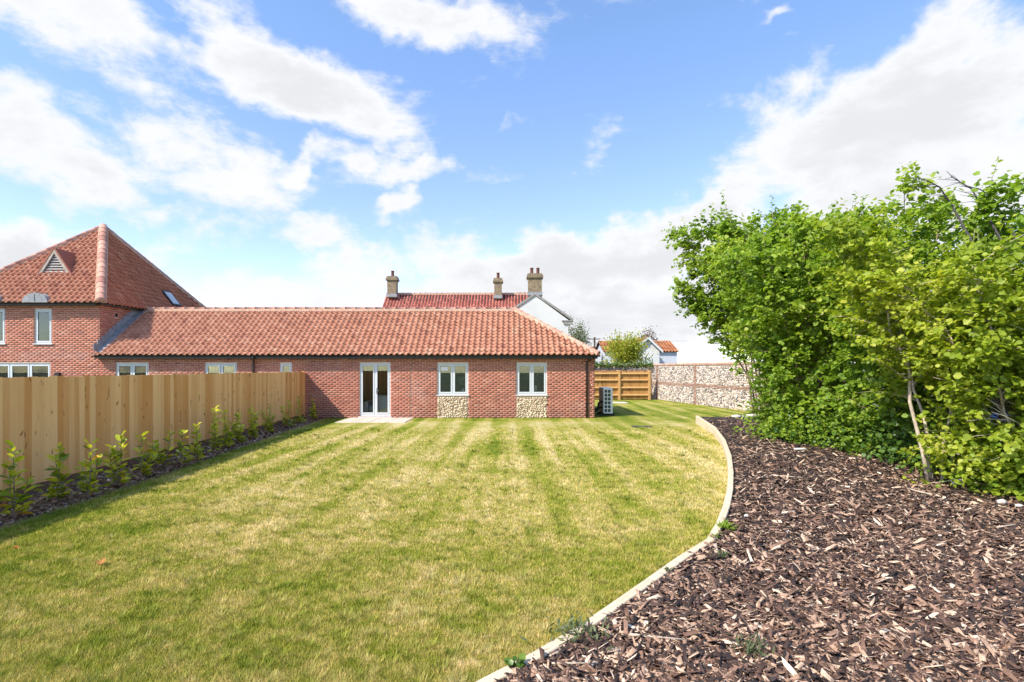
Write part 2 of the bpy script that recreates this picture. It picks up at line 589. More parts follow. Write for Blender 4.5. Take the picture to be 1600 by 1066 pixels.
    M['white_fabric'] = plain('white_fabric', (0.74, 0.73, 0.70), 0.95, 0, 0.06, 20)
    M['ceramic'] = plain('white_ceramic', (0.78, 0.76, 0.72), 0.3, 0, 0.03)
    M['render'] = plain('white_render', (0.60, 0.585, 0.555), 0.9, 0, 0.06, 0.8)
    M['blue_render'] = plain('pale_blue_paint', (0.52, 0.54, 0.59), 0.8, 0, 0.05, 0.8)
    M['chimney'] = None
    m, T, B = new_mat('gault_brick')
    p = geo_pos(T)
    bt = T.new('ShaderNodeTexBrick')
    T.put(bt.inputs['Vector'], T.mapping(p, rot=(R(90), 0, 0)))
    bt.inputs['Scale'].default_value = 4.4
    bt.inputs['Color1'].default_value = (0.28, 0.20, 0.11, 1)
    bt.inputs['Color2'].default_value = (0.17, 0.12, 0.07, 1)
    bt.inputs['Mortar'].default_value = (0.30, 0.25, 0.19, 1)
    bt.inputs['Mortar Size'].default_value = 0.03
    n = T.noise(p, 6, 4)
    T.put(B.inputs['Base Color'], T.mix(1.0, bt.outputs[0], T.ramp(n, [(0.3, (0.6, 0.6, 0.6)), (0.7, (1.25, 1.2, 1.1))]), 'MULTIPLY'))
    B.inputs['Roughness'].default_value = 0.9
    M['chimney'] = m
    M['pot'] = plain('chimney_pot', (0.16, 0.06, 0.04), 0.8, 0, 0.3, 8)
    M['stone_grey'] = plain('grey_coping', (0.27, 0.25, 0.23), 0.9, 0, 0.2, 4)
    M['slab'] = plain('sandstone_slab', (0.58, 0.49, 0.39), 0.85, 0, 0.2, 5)
    M['stone'] = plain('pale_stone', (0.55, 0.51, 0.45), 0.8, 0, 0.12, 14)
    M['pump_white'] = plain('enamel_white', (0.84, 0.86, 0.85), 0.35, 0, 0.03)
    M['pump_grey'] = plain('enamel_grey', (0.30, 0.33, 0.32), 0.4, 0, 0.05)
    M['pump_grille'] = plain('pump_grille_dark', (0.045, 0.07, 0.075), 0.5)
    M['green_plastic'] = plain('green_plastic', (0.03, 0.10, 0.03), 0.4)
    M['iron'] = plain('cast_iron', (0.06, 0.058, 0.055), 0.6, 0.3, 0.3, 20)
    M['car'] = plain('blue_car_paint', (0.25, 0.43, 0.78), 0.2, 0.1, 0.02, 1, 0.6)
    M['car_white'] = plain('white_car_paint', (0.80, 0.82, 0.85), 0.2, 0.0, 0.02, 1, 0.6)
    M['tyre'] = plain('tyre', (0.02, 0.02, 0.02), 0.8)
    M['alloy'] = plain('alloy_rim', (0.5, 0.5, 0.52), 0.3, 0.8)
    M['pole'] = plain('pole_wood', (0.10, 0.075, 0.05), 0.9)

    m = bpy.data.materials.new('window_glass')
    m.use_nodes = True
    T = NT(m.node_tree)
    T.n.clear()
    tr = T.new('ShaderNodeBsdfTransparent')
    tr.inputs[0].default_value = (0.93, 0.95, 0.94, 1)
    gl = T.new('ShaderNodeBsdfGlossy')
    gl.inputs['Roughness'].default_value = 0.01
    gl.inputs[0].default_value = (0.9, 0.95, 0.95, 1)
    fr = T.new('ShaderNodeFresnel')
    fr.inputs[0].default_value = 1.85
    wob = T.noise(T.new('ShaderNodeTexCoord').outputs['Object'], 1.6, 2)
    bp = T.new('ShaderNodeBump')
    bp.inputs['Strength'].default_value = 0.03
    T.put(bp.inputs['Height'], wob)
    T.l.new(bp.outputs[0], gl.inputs['Normal'])
    mx = T.new('ShaderNodeMixShader')
    T.l.new(fr.outputs[0], mx.inputs[0])
    T.l.new(tr.outputs[0], mx.inputs[1])
    T.l.new(gl.outputs[0], mx.inputs[2])
    o = T.new('ShaderNodeOutputMaterial')
    T.l.new(mx.outputs[0], o.inputs[0])
    M['glass'] = m

    def leaf(name, stops, source='attr', trans=0.48, rough=0.5, tcol=(1.35, 1.4, 0.7), spec=0.4):
        m, T, B = new_mat(name)
        if source == 'attr':
            r = T.new('ShaderNodeAttribute', attribute_name='rnd').outputs['Fac']
        else:
            r = T.new('ShaderNodeObjectInfo').outputs['Random']
        c = T.ramp(r, stops)
        T.put(B.inputs['Base Color'], c)
        B.inputs['Roughness'].default_value = rough
        B.inputs['Specular IOR Level'].default_value = spec
        tr = T.new('ShaderNodeBsdfTranslucent')
        T.put(tr.inputs[0], T.mix(1.0, c, (*tcol, 1), 'MULTIPLY'))
        mx = T.new('ShaderNodeMixShader')
        mx.inputs[0].default_value = trans
        T.l.new(B.outputs[0], mx.inputs[1])
        T.l.new(tr.outputs[0], mx.inputs[2])
        T.l.new(mx.outputs[0], T.n['Material Output'].inputs[0])
        return m
    M['hazel'] = leaf('hazel_leaf', [(0, (0.14, 0.235, 0.020)), (0.35, (0.200, 0.310, 0.026)), (0.7, (0.285, 0.390, 0.036)), (1.0, (0.420, 0.480, 0.075))])
    M['hazel_yellow'] = leaf('yellow_green_leaf', [(0, (0.18, 0.25, 0.018)), (0.4, (0.265, 0.340, 0.024)), (0.75, (0.365, 0.420, 0.034)), (1.0, (0.50, 0.51, 0.07))])
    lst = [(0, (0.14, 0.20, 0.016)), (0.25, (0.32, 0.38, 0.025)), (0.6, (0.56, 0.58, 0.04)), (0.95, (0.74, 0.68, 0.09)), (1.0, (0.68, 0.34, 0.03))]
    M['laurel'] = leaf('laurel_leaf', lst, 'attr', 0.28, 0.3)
    M['laurel_obj'] = leaf('laurel_leaf_single', lst, 'obj', 0.28, 0.25)
    M['ivy'] = leaf('ivy_leaf', [(0, (0.035, 0.080, 0.012)), (0.5, (0.080, 0.155, 0.020)), (1.0, (0.18, 0.26, 0.035))], 'attr', 0.25, 0.4)
    M['cherry'] = leaf('young_tree_leaf', [(0, (0.20, 0.24, 0.025)), (0.6, (0.38, 0.40, 0.04)), (0.92, (0.46, 0.44, 0.06)), (1.0, (0.46, 0.28, 0.07))])
    M['birch'] = leaf('grey_green_leaf', [(0, (0.09, 0.12, 0.05)), (1.0, (0.24, 0.26, 0.13))])
    M['purple'] = leaf('copper_leaf', [(0, (0.07, 0.03, 0.025)), (1.0, (0.20, 0.09, 0.07))])
    M['eucalyptus'] = leaf('house_plant_leaf', [(0, (0.12, 0.22, 0.16)), (1.0, (0.28, 0.42, 0.32))])
    M['dry'] = leaf('dry_leaf', [(0, (0.42, 0.14, 0.03)), (1.0, (0.52, 0.20, 0.05))], 'obj', 0.2)
    M['bark_stem'] = plain('hazel_bark', (0.23, 0.165, 0.105), 0.85, 0, 0.35, 12)
    M['pale_stem'] = plain('pale_bark', (0.46, 0.37, 0.27), 0.85, 0, 0.3, 12)
    M['dead_twig'] = plain('dead_twig', (0.055, 0.045, 0.05), 0.9)
    return M


M = make_mats()

# ------------------------------------------------------------------ ground, lawn, mulch bed
def structure(o):
    o['kind'] = 'structure'
    return o


# timber edging: outer-left top edge seen in the photo, bed height rises away from the camera
def bedz(Y):
    return float(np.interp(Y, [2.0, 4.0, 6.5, 10.0, 14.0, 19.5], [0.055, 0.06, 0.075, 0.11, 0.17, 0.27]))


def gpb(px, py, dz=0.0):
    Y = 8.0
    for _ in range(30):
        Y = (HC - bedz(Y) - dz) * F / (py - HOR)
    return Vector(((px - 800.0) / F * Y, Y, bedz(Y) + dz))


edge_px = [(600, 1150), (745, 1066), (830, 1022), (905, 978), (960, 940), (1010, 905), (1060, 870), (1104, 843), (1119, 817), (1130, 790), (1136, 764),
           (1138, 738), (1136, 712), (1128, 688), (1114, 668), (1087, 650)]
EDGE = [gpb(*p) for p in edge_px]
P0 = EDGE[0] + (EDGE[0] - EDGE[1]).normalized() * 1.2
EDGE = [P0] + EDGE
FAR_BED_Y = EDGE[-1].y

# bed and fence lines
FENCE_A, FENCE_B = Vector((-7.32, 7.78, 0)), Vector((-8.10, 21.12, 0))
fdir = (FENCE_B - FENCE_A).normalized()
FENCE_0 = FENCE_A - fdir * 6.2
bed_edge = [Vector((-5.85, 1.2, 0)), Vector((-5.95, 3.4, 0)), Vector((-6.12, 6.56, 0)), Vector((-6.17, 8.1, 0)), Vector((-6.25, 9.6, 0)), Vector((-6.58, 13.2, 0)), Vector((-6.9, 16.5, 0)), Vector((-7.1, 19.3, 0)), Vector((-7.25, 21.15, 0))]

g = MB()
g.poly([(-600, -200, -0.012), (600, -200, -0.012), (600, 1400, -0.012), (-600, 1400, -0.012)])
structure(g.build('ground', M['ground']))


def grid_strip(name, left, right, mat, n=12, dz=0.0, jitter=0.0):
    """surface between two polylines with the same number of points"""
    V, Fq = [], []
    for a, b in zip(left, right):
        for k in range(n + 1):
            p = a.lerp(b, k / n)
            V.append((p.x, p.y, p.z + dz + (rng.uniform(-jitter, jitter) if 0 < k < n else 0)))
    for i in range(len(left) - 1):
        for k in range(n):
            q = i * (n + 1) + k
            Fq.append((q, q + 1, q + n + 2, q + n + 1))
    me = bpy.data.meshes.new(name)
    me.from_pydata(V, [], Fq)
    me.shade_smooth()
    return link(name, me, mat)


# lawn: from the planting bed to the edging, and round behind the house corner
lawn_poly_l = bed_edge
ys = [1.5] + [p.y for p in EDGE[1:]] + [20.0, 21.1]
def edge_x(Y):
    yy = [p.y for p in EDGE]
    xx = [p.x for p in EDGE]
    return float(np.interp(Y, yy, xx)) if Y <= yy[-1] else 40.0
def bed_x(Y):
    return float(np.interp(Y, [p.y for p in bed_edge], [p.x for p in bed_edge]))
LL, RR = [], []
for Y in np.linspace(1.2, FAR_BED_Y - 0.05, 60):
    LL.append(Vector((bed_x(Y), Y, 0.0)))
    RR.append(Vector((edge_x(Y) + 0.03, Y, 0.0)))
for Y in np.linspace(FAR_BED_Y, 40, 12):
    LL.append(Vector((bed_x(min(Y, 21.15)), Y, 0.0)))
    RR.append(Vector((13.0, Y, 0.0)))
structure(grid_strip('lawn', LL, RR, M['lawn'], 14))

# mulch bed surface
LL, RR = [], []
for p in EDGE:
    LL.append(Vector((p.x + 0.02, p.y, bedz(p.y) - 0.035)))
    RR.append(Vector((16.0, p.y - 0.0, bedz(p.y) - 0.02)))
LL2, RR2 = [], []
for i in range(len(LL) - 1):
    for t in (0, 0.5):
        LL2.append(LL[i].lerp(LL[i + 1], t))
        RR2.append(RR[i].lerp(RR[i + 1], t))
LL2.append(LL[-1]); RR2.append(RR[-1])
LL2.append(LL[-1] + Vector((0.1, 0.12, -0.30))); RR2.append(RR[-1] + Vector((0, 0.12, -0.30)))
structure(grid_strip('mulch_bed', LL2, RR2, M['mulch'], 40, 0.0, 0.012))

# planting bed soil beside the fence
LL = [Vector((-7.0 - (p.y - 3.4) * 0.063, p.y, 0.03)) for p in bed_edge]
RR = [p + Vector((0.03, 0, 0.008)) for p in bed_edge]
structure(grid_strip('planting_bed', LL, RR, M['soil'], 10, 0.0, 0.02))


def leaf_soup(P, D, N, L, W, fold=0.18, curl=0.0):
    """P base points, D unit direction of the midrib, N approx normal, L length, W half width -> verts, quads (2 per leaf)"""
    n = len(P)
    S = np.cross(D, N)
    S /= (np.linalg.norm(S, axis=1, keepdims=True) + 1e-9)
    Nn = np.cross(S, D)
    L = L[:, None]
    W = W[:, None]
    b = P
    t = P + D * L - Nn * L * curl
    v = np.stack([b,
                  P + D * L * 0.32 + S * W + Nn * W * fold, P + D * L * 0.70 + S * W * 0.86 + Nn * W * fold,
                  t,
                  P + D * L * 0.70 - S * W * 0.86 + Nn * W * fold, P + D * L * 0.32 - S * W + Nn * W * fold], axis=1).reshape(-1, 3)
    o = (np.arange(n) * 6)[:, None]
    q = np.concatenate([o + np.array([[0, 1, 2, 3]]), o + np.array([[0, 3, 4, 5]])], axis=1).reshape(-1, 4)
    return v, q


def unit(a):
    return a / (np.linalg.norm(a, axis=-1, keepdims=True) + 1e-9)


# ---- grass blades (uncountable)
def grass():
    n = 610000
    # pick so that blades are about evenly dense on the picture
    y = rng.uniform(HOR + 92, 1120, n * 2)
    x = rng.uniform(-330, 1180, n * 2)
    Y = HC * F / (y - HOR)
    X = (x - 800) / F * Y
    keep = np.ones(len(X), bool)
    ex = np.interp(Y, [p.y for p in EDGE], [p.x for p in EDGE])
    bx = np.interp(Y, [p.y for p in bed_edge], [p.x for p in bed_edge])
    keep &= (X < ex - 0.002) & (X > bx - 0.04 + rng.normal(0, 0.04, len(X))) & (Y < 20.9) & (Y > 1.4)
    # paving slabs by the door
    keep &= ~((X > -6.35) & (X < -3.75) & (Y > 19.25))
    X, Y = X[keep][:n], Y[keep][:n]
    n = len(X)
    far = np.clip((Y - 3) / 12, 0, 1)
    h = rng.uniform(0.014, 0.036, n) * (1 + 0.3 * far)
    tall = rng.random(n) < 0.02
    h[tall] *= 1.5
    w = rng.uniform(0.0016, 0.0032, n) * (1 + 2.6 * far)
    a = rng.uniform(0, 2 * math.pi, n)
    lean = rng.uniform(0.05, 0.8, n)
    la = rng.uniform(0, 2 * math.pi, n)
    base = np.stack([X, Y, np.zeros(n)], 1)
    s = np.stack([np.cos(a) * w, np.sin(a) * w, np.zeros(n)], 1)
    tip = base + np.stack([np.cos(la) * lean * h, np.sin(la) * lean * h, h], 1)
    V = np.stack([base - s, base + s, tip], 1).reshape(-1, 3)
    r = np.repeat(rng.random(n), 3)
    # coarser tufts that the mower leaves standing proud
    m = 2600
    ci = rng.integers(0, n, m)
    k = 26
    cb = np.repeat(base[ci], k, axis=0)
    sc = np.repeat(rng.uniform(0.5, 1.3, m) * (1 + 0.5 * far[ci]), k)
    a = rng.uniform(0, 2 * math.pi, m * k)
    rr = np.abs(rng.normal(0, 0.028, m * k)) * sc
    tb = cb + np.stack([np.cos(a) * rr, np.sin(a) * rr, np.zeros(m * k)], 1)
    th = rng.uniform(0.03, 0.062, m * k) * sc
    tt_ = tb + np.stack([np.cos(a) * th * 0.7, np.sin(a) * th * 0.7, th], 1)
    tw = np.stack([-np.sin(a), np.cos(a), np.zeros(m * k)], 1) * (0.0022 * sc)[:, None] * np.repeat(1 + 1.4 * far[ci], k)[:, None]
    V = np.concatenate([V, np.stack([tb - tw, tb + tw, tt_], 1).reshape(-1, 3)])
    r = np.concatenate([r, np.repeat(np.repeat(rng.uniform(0.0, 0.45, m), k) + rng.uniform(-0.08, 0.08, m * k), 3)])
    exx = np.interp(V[:, 1], [p.y for p in EDGE], [p.x for p in EDGE])
    V[:, 0] = np.minimum(V[:, 0], exx - 0.001)
    Fc = np.arange(len(V)).reshape(-1, 3)
    me = np_mesh('grass_blades', V, Fc, r)
    tag(link('grass', me, M['blade']), 'short mown grass of the lawn, green with straw coloured patches', 'grass', kind='stuff')


grass()


# ---- bark chips (uncountable)
def in_view_bed(n, ylo, yhi):
    y = rng.uniform(ylo, yhi, n)
    x = rng.uniform(700, 1720, n)
    Y = HC * F / (y - HOR)
    for _ in range(6):
        Y = (HC - np.interp(Y, [2.0, 4.0, 6.5, 10.0, 14.0, 19.5], [0.055, 0.06, 0.075, 0.11, 0.17, 0.27])) * F / (y - HOR)
    X = (x - 800) / F * Y
    z = np.interp(Y, [2.0, 4.0, 6.5, 10.0, 14.0, 19.5], [0.055, 0.06, 0.075, 0.11, 0.17, 0.27])
    ex = np.interp(Y, [p.y for p in EDGE], [p.x for p in EDGE])
    k = (X > ex + 0.13) & (Y < FAR_BED_Y - 0.03)
    return X[k], Y[k], z[k]


def chips():
    X, Y, z = in_view_bed(114000, 651, 1140)
    n = len(X)
    kx, ky = X, Y
    L = rng.gamma(2.2, 0.0215, n) + 0.014
    L = np.minimum(L, 0.17) * (0.8 + np.clip(Y / 22, 0, 0.7))
    W = np.clip(L * rng.uniform(0.14, 0.5, n), 0.007, 0.036)
    Th = rng.uniform(0.002, 0.006, n)
    a = rng.uniform(0, 6.28, n)
    tilt = rng.normal(0, 0.28, n)
    d = np.stack([np.cos(a) * np.cos(tilt), np.sin(a) * np.cos(tilt), np.sin(tilt)], 1)
    up = unit(np.stack([rng.normal(0, 0.5, n), rng.normal(0, 0.5, n), np.ones(n)], 1))
    s = unit(np.cross(up, d))
    nn = np.cross(d, s)
    c = np.stack([X, Y, z - 0.03 + rng.uniform(0, 0.03, n) + np.abs(np.sin(tilt)) * L * 0.35], 1)
    quads = []
    V = []
    taper = rng.uniform(0.3, 1.0, n)[:, None]
    skew = rng.uniform(-0.3, 0.3, n)[:, None]
    L2, W2, T2 = (L / 2)[:, None], (W / 2)[:, None], Th[:, None]
    for (i, j, k) in [(-1, -1, 0), (1, -1, 0), (1, 1, 0), (-1, 1, 0), (-1, -1, 1), (1, -1, 1), (1, 1, 1), (-1, 1, 1)]:
        ww = W2 * (taper if i > 0 else 1.0) * (0.8 if k else 1.0)
        V.append(c + d * L2 * (i + skew * j) + s * ww * j + nn * T2 * k)
    V = np.stack(V, 1).reshape(-1, 3)
    o = (np.arange(n) * 8)[:, None]
    Q = np.concatenate([o + np.array([q]) for q in [(4, 5, 6, 7), (0, 1, 5, 4), (1, 2, 6, 5), (2, 3, 7, 6), (3, 0, 4, 7)]], 1).reshape(-1, 4)
    r = rng.beta(1.1, 1.42, n)
    me = np_mesh('bark_chips', V, Q, np.repeat(r, 8))
    tag(link('bark_chips', me, M['bark']), 'brown bark chips covering the curved mulch bed', 'bark mulch', kind='stuff')


chips()


# ---- soil crumbs and litter in the planting bed
def litter():
    n = 11000
    Y = rng.uniform(4.2, 21.0, n)
    t = rng.uniform(0.02, 0.97, n)
    x0 = -7.0 - (Y - 3.4) * 0.063
    x1 = np.interp(Y, [p.y for p in bed_edge], [p.x for p in bed_edge])
    X = x0 + (x1 - x0) * t
    z = 0.03 + (0.008 - 0.03) * t
    P = np.stack([X, Y, z + 0.006], 1)
    a = rng.uniform(0, 6.28, n)
    D = unit(np.stack([np.cos(a), np.sin(a), rng.normal(0.1, 0.3, n)], 1))
    N = unit(np.stack([rng.normal(0, 0.5, n), rng.normal(0, 0.5, n), np.ones(n)], 1))
    L = rng.uniform(0.02, 0.08, n)
    V, Q = leaf_soup(P, D, N, L, L * rng.uniform(0.12, 0.4, n), 0.3)
    r = rng.beta(2.2, 1.6, n)
    tag(link('leaf_litter', np_mesh('leaf_litter', V, Q, np.repeat(r, 6)), M['bark']), 'dead leaves and bark bits on the soil beside the board fence', 'leaf litter', kind='stuff')


litter()


# ------------------------------------------------------------------ timber edging
def edging():
    root = thing('timber_edging', 'pale sawn timber edging curving between lawn and bark mulch', 'garden edging', tuple(EDGE[1]))
    W = 0.088
    n = len(EDGE)
    nrm = []
    for i in range(n):
        a = EDGE[max(i - 1, 0)]
        b = EDGE[min(i + 1, n - 1)]
        d = (b - a)
        d.z = 0
        d.normalize()
        nrm.append(Vector((d.y, -d.x, 0)))          # to the mulch side
    for i in range(n - 1):
        a, b = EDGE[i].copy(), EDGE[i + 1].copy()
        gapv = (b - a).normalized() * 0.003
        a += gapv
        b -= gapv
        na, nb = nrm[i], nrm[i + 1]
        ch = 0.007
        def ring(p, q):
            top = p.z + 0.012
            return [(p.x, p.y, -0.15), (p.x + q.x * W, p.y + q.y * W, -0.15), (p.x + q.x * W, p.y + q.y * W, top - ch), (p.x + q.x * (W - ch), p.y + q.y * (W - ch), top), (p.x + q.x * ch, p.y + q.y * ch, top), (p.x, p.y, top - ch)]
        d = (b - a).normalized()
        ang = math.atan2(d.y, d.x)
        mid = (a + b) / 2
        inv = (Matrix.Translation(mid) @ Matrix.Rotation(ang, 4, 'Z')).inverted()
        mb = MB()
        ra = [inv @ Vector(p) for p in ring(a, na)]
        rb = [inv @ Vector(p) for p in ring(b, nb)]
        mb.v = [tuple(p) for p in ra + rb]
        k = len(ra)
        mb.f = [tuple(range(k - 1, -1, -1)), tuple(range(k, 2 * k))] + [(j, (j + 1) % k, k + (j + 1) % k, k + j) for j in range(k)]
        o = link('board', mb.mesh('board'), M['sleeper'], root, Matrix.Translation(mid) @ Matrix.Rotation(ang, 4, 'Z'))
        # bending cuts sawn across the boards
        if i % 1 == 0 and 1 <= i < n - 2:
            for t in ((0.25, 0.75) if (b - a).length > 0.6 else (0.5,)):
                c = MB()
                p = a.lerp(b, t)
                q = na.lerp(nb, t).normalized()
                e = d * 0.0025
                w0, w1 = W * 0.45, W + 0.001
                z1 = p.z + 0.0128
                pts = [p + q * w0 - e, p + q * w1 - e, p + q * w1 + e, p + q * w0 + e]
                c.prism([Vector((v.x, v.y, z1 - 0.03)) for v in pts], (0, 0, 0.0305))
                link('saw_cut', c.mesh('saw_cut'), M['dark'], o).matrix_parent_inverse = inv
    return root


edging()


# ------------------------------------------------------------------ board fence on the planting bed
def board_fence():
    L = (FENCE_B - FENCE_0).length
    root = thing('board_fence', 'tall golden feather-edge board fence behind the row of young laurels', 'fence', tuple(FENCE_0))
    cover = 0.128
    ang = math.atan2(fdir.y, fdir.x)
    nrm = Vector((fdir.y, -fdir.x, 0))     # towards the lawn
    # feather edge: thick side overlaps the next thin side. local x along the fence, y towards lawn is -y
    H0, H1 = 0.16, 1.80
    meshes = []
    for k in range(4):
        w = cover + 0.026
        t0, t1 = 0.005, 0.015
        mb = MB()
        zt = H1
        mb.quadbox([(0, -0.012 - t0, H0), (w, -0.012 - t1 - 0.004, H0), (w, -0.004, H0), (0, -0.010, H0), (0, -0.012 - t0, zt), (w, -0.012 - t1 - 0.004, zt), (w, -0.004, zt), (0, -0.010, zt)])
        me = mb.mesh('board')
        meshes.append(me)
    s = 0.0
    i = 0
    while s < L - 0.02:
        jit = rng.normal(0, 0.006)
        p = FENCE_0 + fdir * s
        Mx = Matrix.Translation((p.x, p.y, rng.normal(0, 0.005))) @ Matrix.Rotation(ang, 4, 'Z') @ Matrix.Rotation(rng.normal(0, 0.0025), 4, 'Y')
        link('board', meshes[i % 4], M['fence'], root, Mx)
        s += cover + jit
        i += 1
    # gravel boards at the foot, posts and rails on the far side
    s = 0.0
    while s < L:
        e = min(s + 1.82, L)
        p = FENCE_0 + fdir * s
        Mx = Matrix.Translation(p) @ Matrix.Rotation(ang, 4, 'Z')
        link('gravel_board', MB().box(0.01, e - s - 0.01, -0.020, 0.006, -0.05, 0.158).mesh('gravel_board'), M['gravel_board'], root, Mx)
        link('post', MB().box(-0.05, 0.05, 0.08, 0.18, -0.1, 1.78).mesh('post'), M['fence'], root, Mx)
        for z in (0.35, 1.0, 1.6):
            link('rail', MB().box(0.0, e - s, 0.012, 0.075, z - 0.04, z + 0.04).mesh('rail'), M['fence_rail'], root, Mx)
        s += 1.82
    # end post against the brick wall
    p = FENCE_B
    link('post', MB().box(-0.07, 0.02, -0.045, 0.05, -0.1, 1.815).mesh('post'), M['fence'], root, Matrix.Translation(p + fdir * 0.06) @ Matrix.Rotation(ang, 4, 'Z'))


board_fence()


# ------------------------------------------------------------------ buildings: shared builders
def brick_rows(u0, u1, z0, z1, holes, fn, depth=0.0045):
    """stretcher-bond bricks on a wall; fn(u, off, z) -> point; holes = list of (u0, u1, z0, z1). Returns arrays."""
    V, Q, Rn = [], [], []
    bl, bh, j = 0.225, 0.075, 0.012
    row = 0
    z = z0
    while z < z1 - 0.02:
        za, zb = z + j / 2, min(z + bh - j / 2, z1)
        zm = (za + zb) / 2
        u = u0 - (row % 2) * bl / 2
        while u < u1:
            segs = [(max(u + j / 2, u0), min(u + bl - j / 2, u1))]
            for (a, b, c, d) in holes:
                if c < zm < d:
                    ns = []
                    for (s, e) in segs:
                        if e <= a or s >= b:
                            ns.append((s, e))
                        else:
                            if s < a:
                                ns.append((s, a))
                            if e > b:
                                ns.append((b, e))
                    segs = ns
            for (s, e) in segs:
                if e - s < 0.015:
                    continue
                o = len(V)
                dd = depth + random.uniform(-0.001, 0.001)
                for off in (0.0, dd):
                    V += [fn(s, off, za), fn(e, off, za), fn(e, off, zb), fn(s, off, zb)]
                Q += [(o + 4, o + 5, o + 6, o + 7), (o, o + 1, o + 5, o + 4), (o + 1, o + 2, o + 6, o + 5), (o + 2, o + 3, o + 7, o + 6), (o + 3, o, o + 4, o + 7)]
                Rn += [random.random()] * 8
            u += bl
        z += bh
        row += 1
    return np.array(V), np.array(Q), np.array(Rn)


def wall_cells(mb, x0, x1, y0, y1, z0, z1, holes):
    """slab with rectangular openings (x, z)"""
    xs = sorted({x0, x1, *[h[0] for h in holes], *[h[1] for h in holes]})
    zs = sorted({z0, z1, *[h[2] for h in holes], *[h[3] for h in holes]})
    xs = [x for x in xs if x0 <= x <= x1]
    zs = [z for z in zs if z0 <= z <= z1]
    for a, b in zip(xs[:-1], xs[1:]):
        for c, d in zip(zs[:-1], zs[1:]):
            xm, zm = (a + b) / 2, (c + d) / 2
            if any(h[0] < xm < h[1] and h[2] < zm < h[3] for h in holes):
                continue
            mb.box(a, b, y0, y1, c, d)
    return mb


def window(parent, x0, x1, z0, z1, Yf, lights, sill=True, name='window', label=None, door=False, low=0.0):
    """frame set back in a wall whose face is at Yf; lights = number of glazed sashes"""
    y0, y1 = Yf + 0.035, Yf + 0.105
    fw = 0.055
    mb = MB()
    mb.box(x0 + fw, x1 - fw, y0, y1, z1 - fw, z1)
    mb.box(x0 + fw, x1 - fw, y0, y1, z0, z0 + fw + low)
    mb.box(x0, x0 + fw, y0, y1, z0, z1)
    mb.box(x1 - fw, x1, y0, y1, z0, z1)
    w = (x1 - x0 - 2 * fw)
    mull = 0.05
    for k in range(1, lights):
        xm = x0 + fw + w * k / lights
        mb.box(xm - mull / 2, xm + mull / 2, y0 + 0.002, y1, z0 + fw + low, z1 - fw)
    fr = mb.build(name, M['frame'], parent)
    if label:
        fr['label'] = label
    for k in range(lights):
        a = x0 + fw + w * k / lights + (mull / 2 if k > 0 else 0)
        b = x0 + fw + w * (k + 1) / lights - (mull / 2 if k < lights - 1 else 0)
        c, d = z0 + fw + low, z1 - fw
        sw = 0.055 if not door else 0.058
        g1 = 0.004
        s = MB()
        ya, yb = y0 - 0.012, y1 - 0.02
        s.box(a + g1, a + sw, ya, yb, c + g1, d - g1)
        s.box(b - sw, b - g1, ya, yb, c + g1, d - g1)
        s.box(a + sw, b - sw, ya, yb, c + g1, c + sw)
        s.box(a + sw, b - sw, ya, yb, d - sw, d - g1)
        sub = s.build('sash', M['frame'], fr)
        gk = MB()
        gw = 0.008
        A, B_, C_, D_ = a + sw, b - sw, c + sw, d - sw
        yk = ya + 0.012
        gk.box(A, A + gw, yk, yk + 0.02, C_, D_).box(B_ - gw, B_, yk, yk + 0.02, C_, D_).box(A + gw, B_ - gw, yk, yk + 0.02, C_, C_ + gw).box(A + gw, B_ - gw, yk, yk + 0.02, D_ - gw, D_)
        gk.build('gasket', M['rubber'], fr)
        MB().box(A + gw, B_ - gw, yk + 0.008, yk + 0.014, C_ + gw, D_ - gw).build('pane', M['glass'], fr)
    if sill:
        MB().box(x0 - 0.05, x1 + 0.05, Yf - 0.055, y0 - 0.001, z0 - 0.035, z0 - 0.002).build('sill', M['frame'], fr)
    return fr


PROF_T = np.array([0, 0.09, 0.20, 0.34, 0.48, 0.62, 0.76, 0.89, 1.0])
PROF_H = np.array([0.016, 0.050, 0.058, 0.036, 0.002, -0.014, -0.014, -0.006, 0.016]) + 0.014


def tile_unit(cw, gauge):
    """one pantile in local u (across), v (up the slope), n; quads"""
    lift, th, lap = 0.030, 0.016, 0.05
    k = len(PROF_T)
    us = PROF_T * cw * 1.04
    top0 = np.stack([us, np.zeros(k), PROF_H + lift], 1)
    top1 = np.stack([us, np.full(k, gauge + lap), PROF_H + lift * (-lap / gauge)], 1)
    bot0 = np.stack([us, np.full(k, 0.004), PROF_H + lift - th], 1)
    V = np.concatenate([bot0, top0, top1])
    Q = []
    for i in range(k - 1):
        Q.append((i, i + 1, k + i + 1, k + i))
        Q.append((k + i, k + i + 1, 2 * k + i + 1, 2 * k + i))
    return V, np.array(Q)


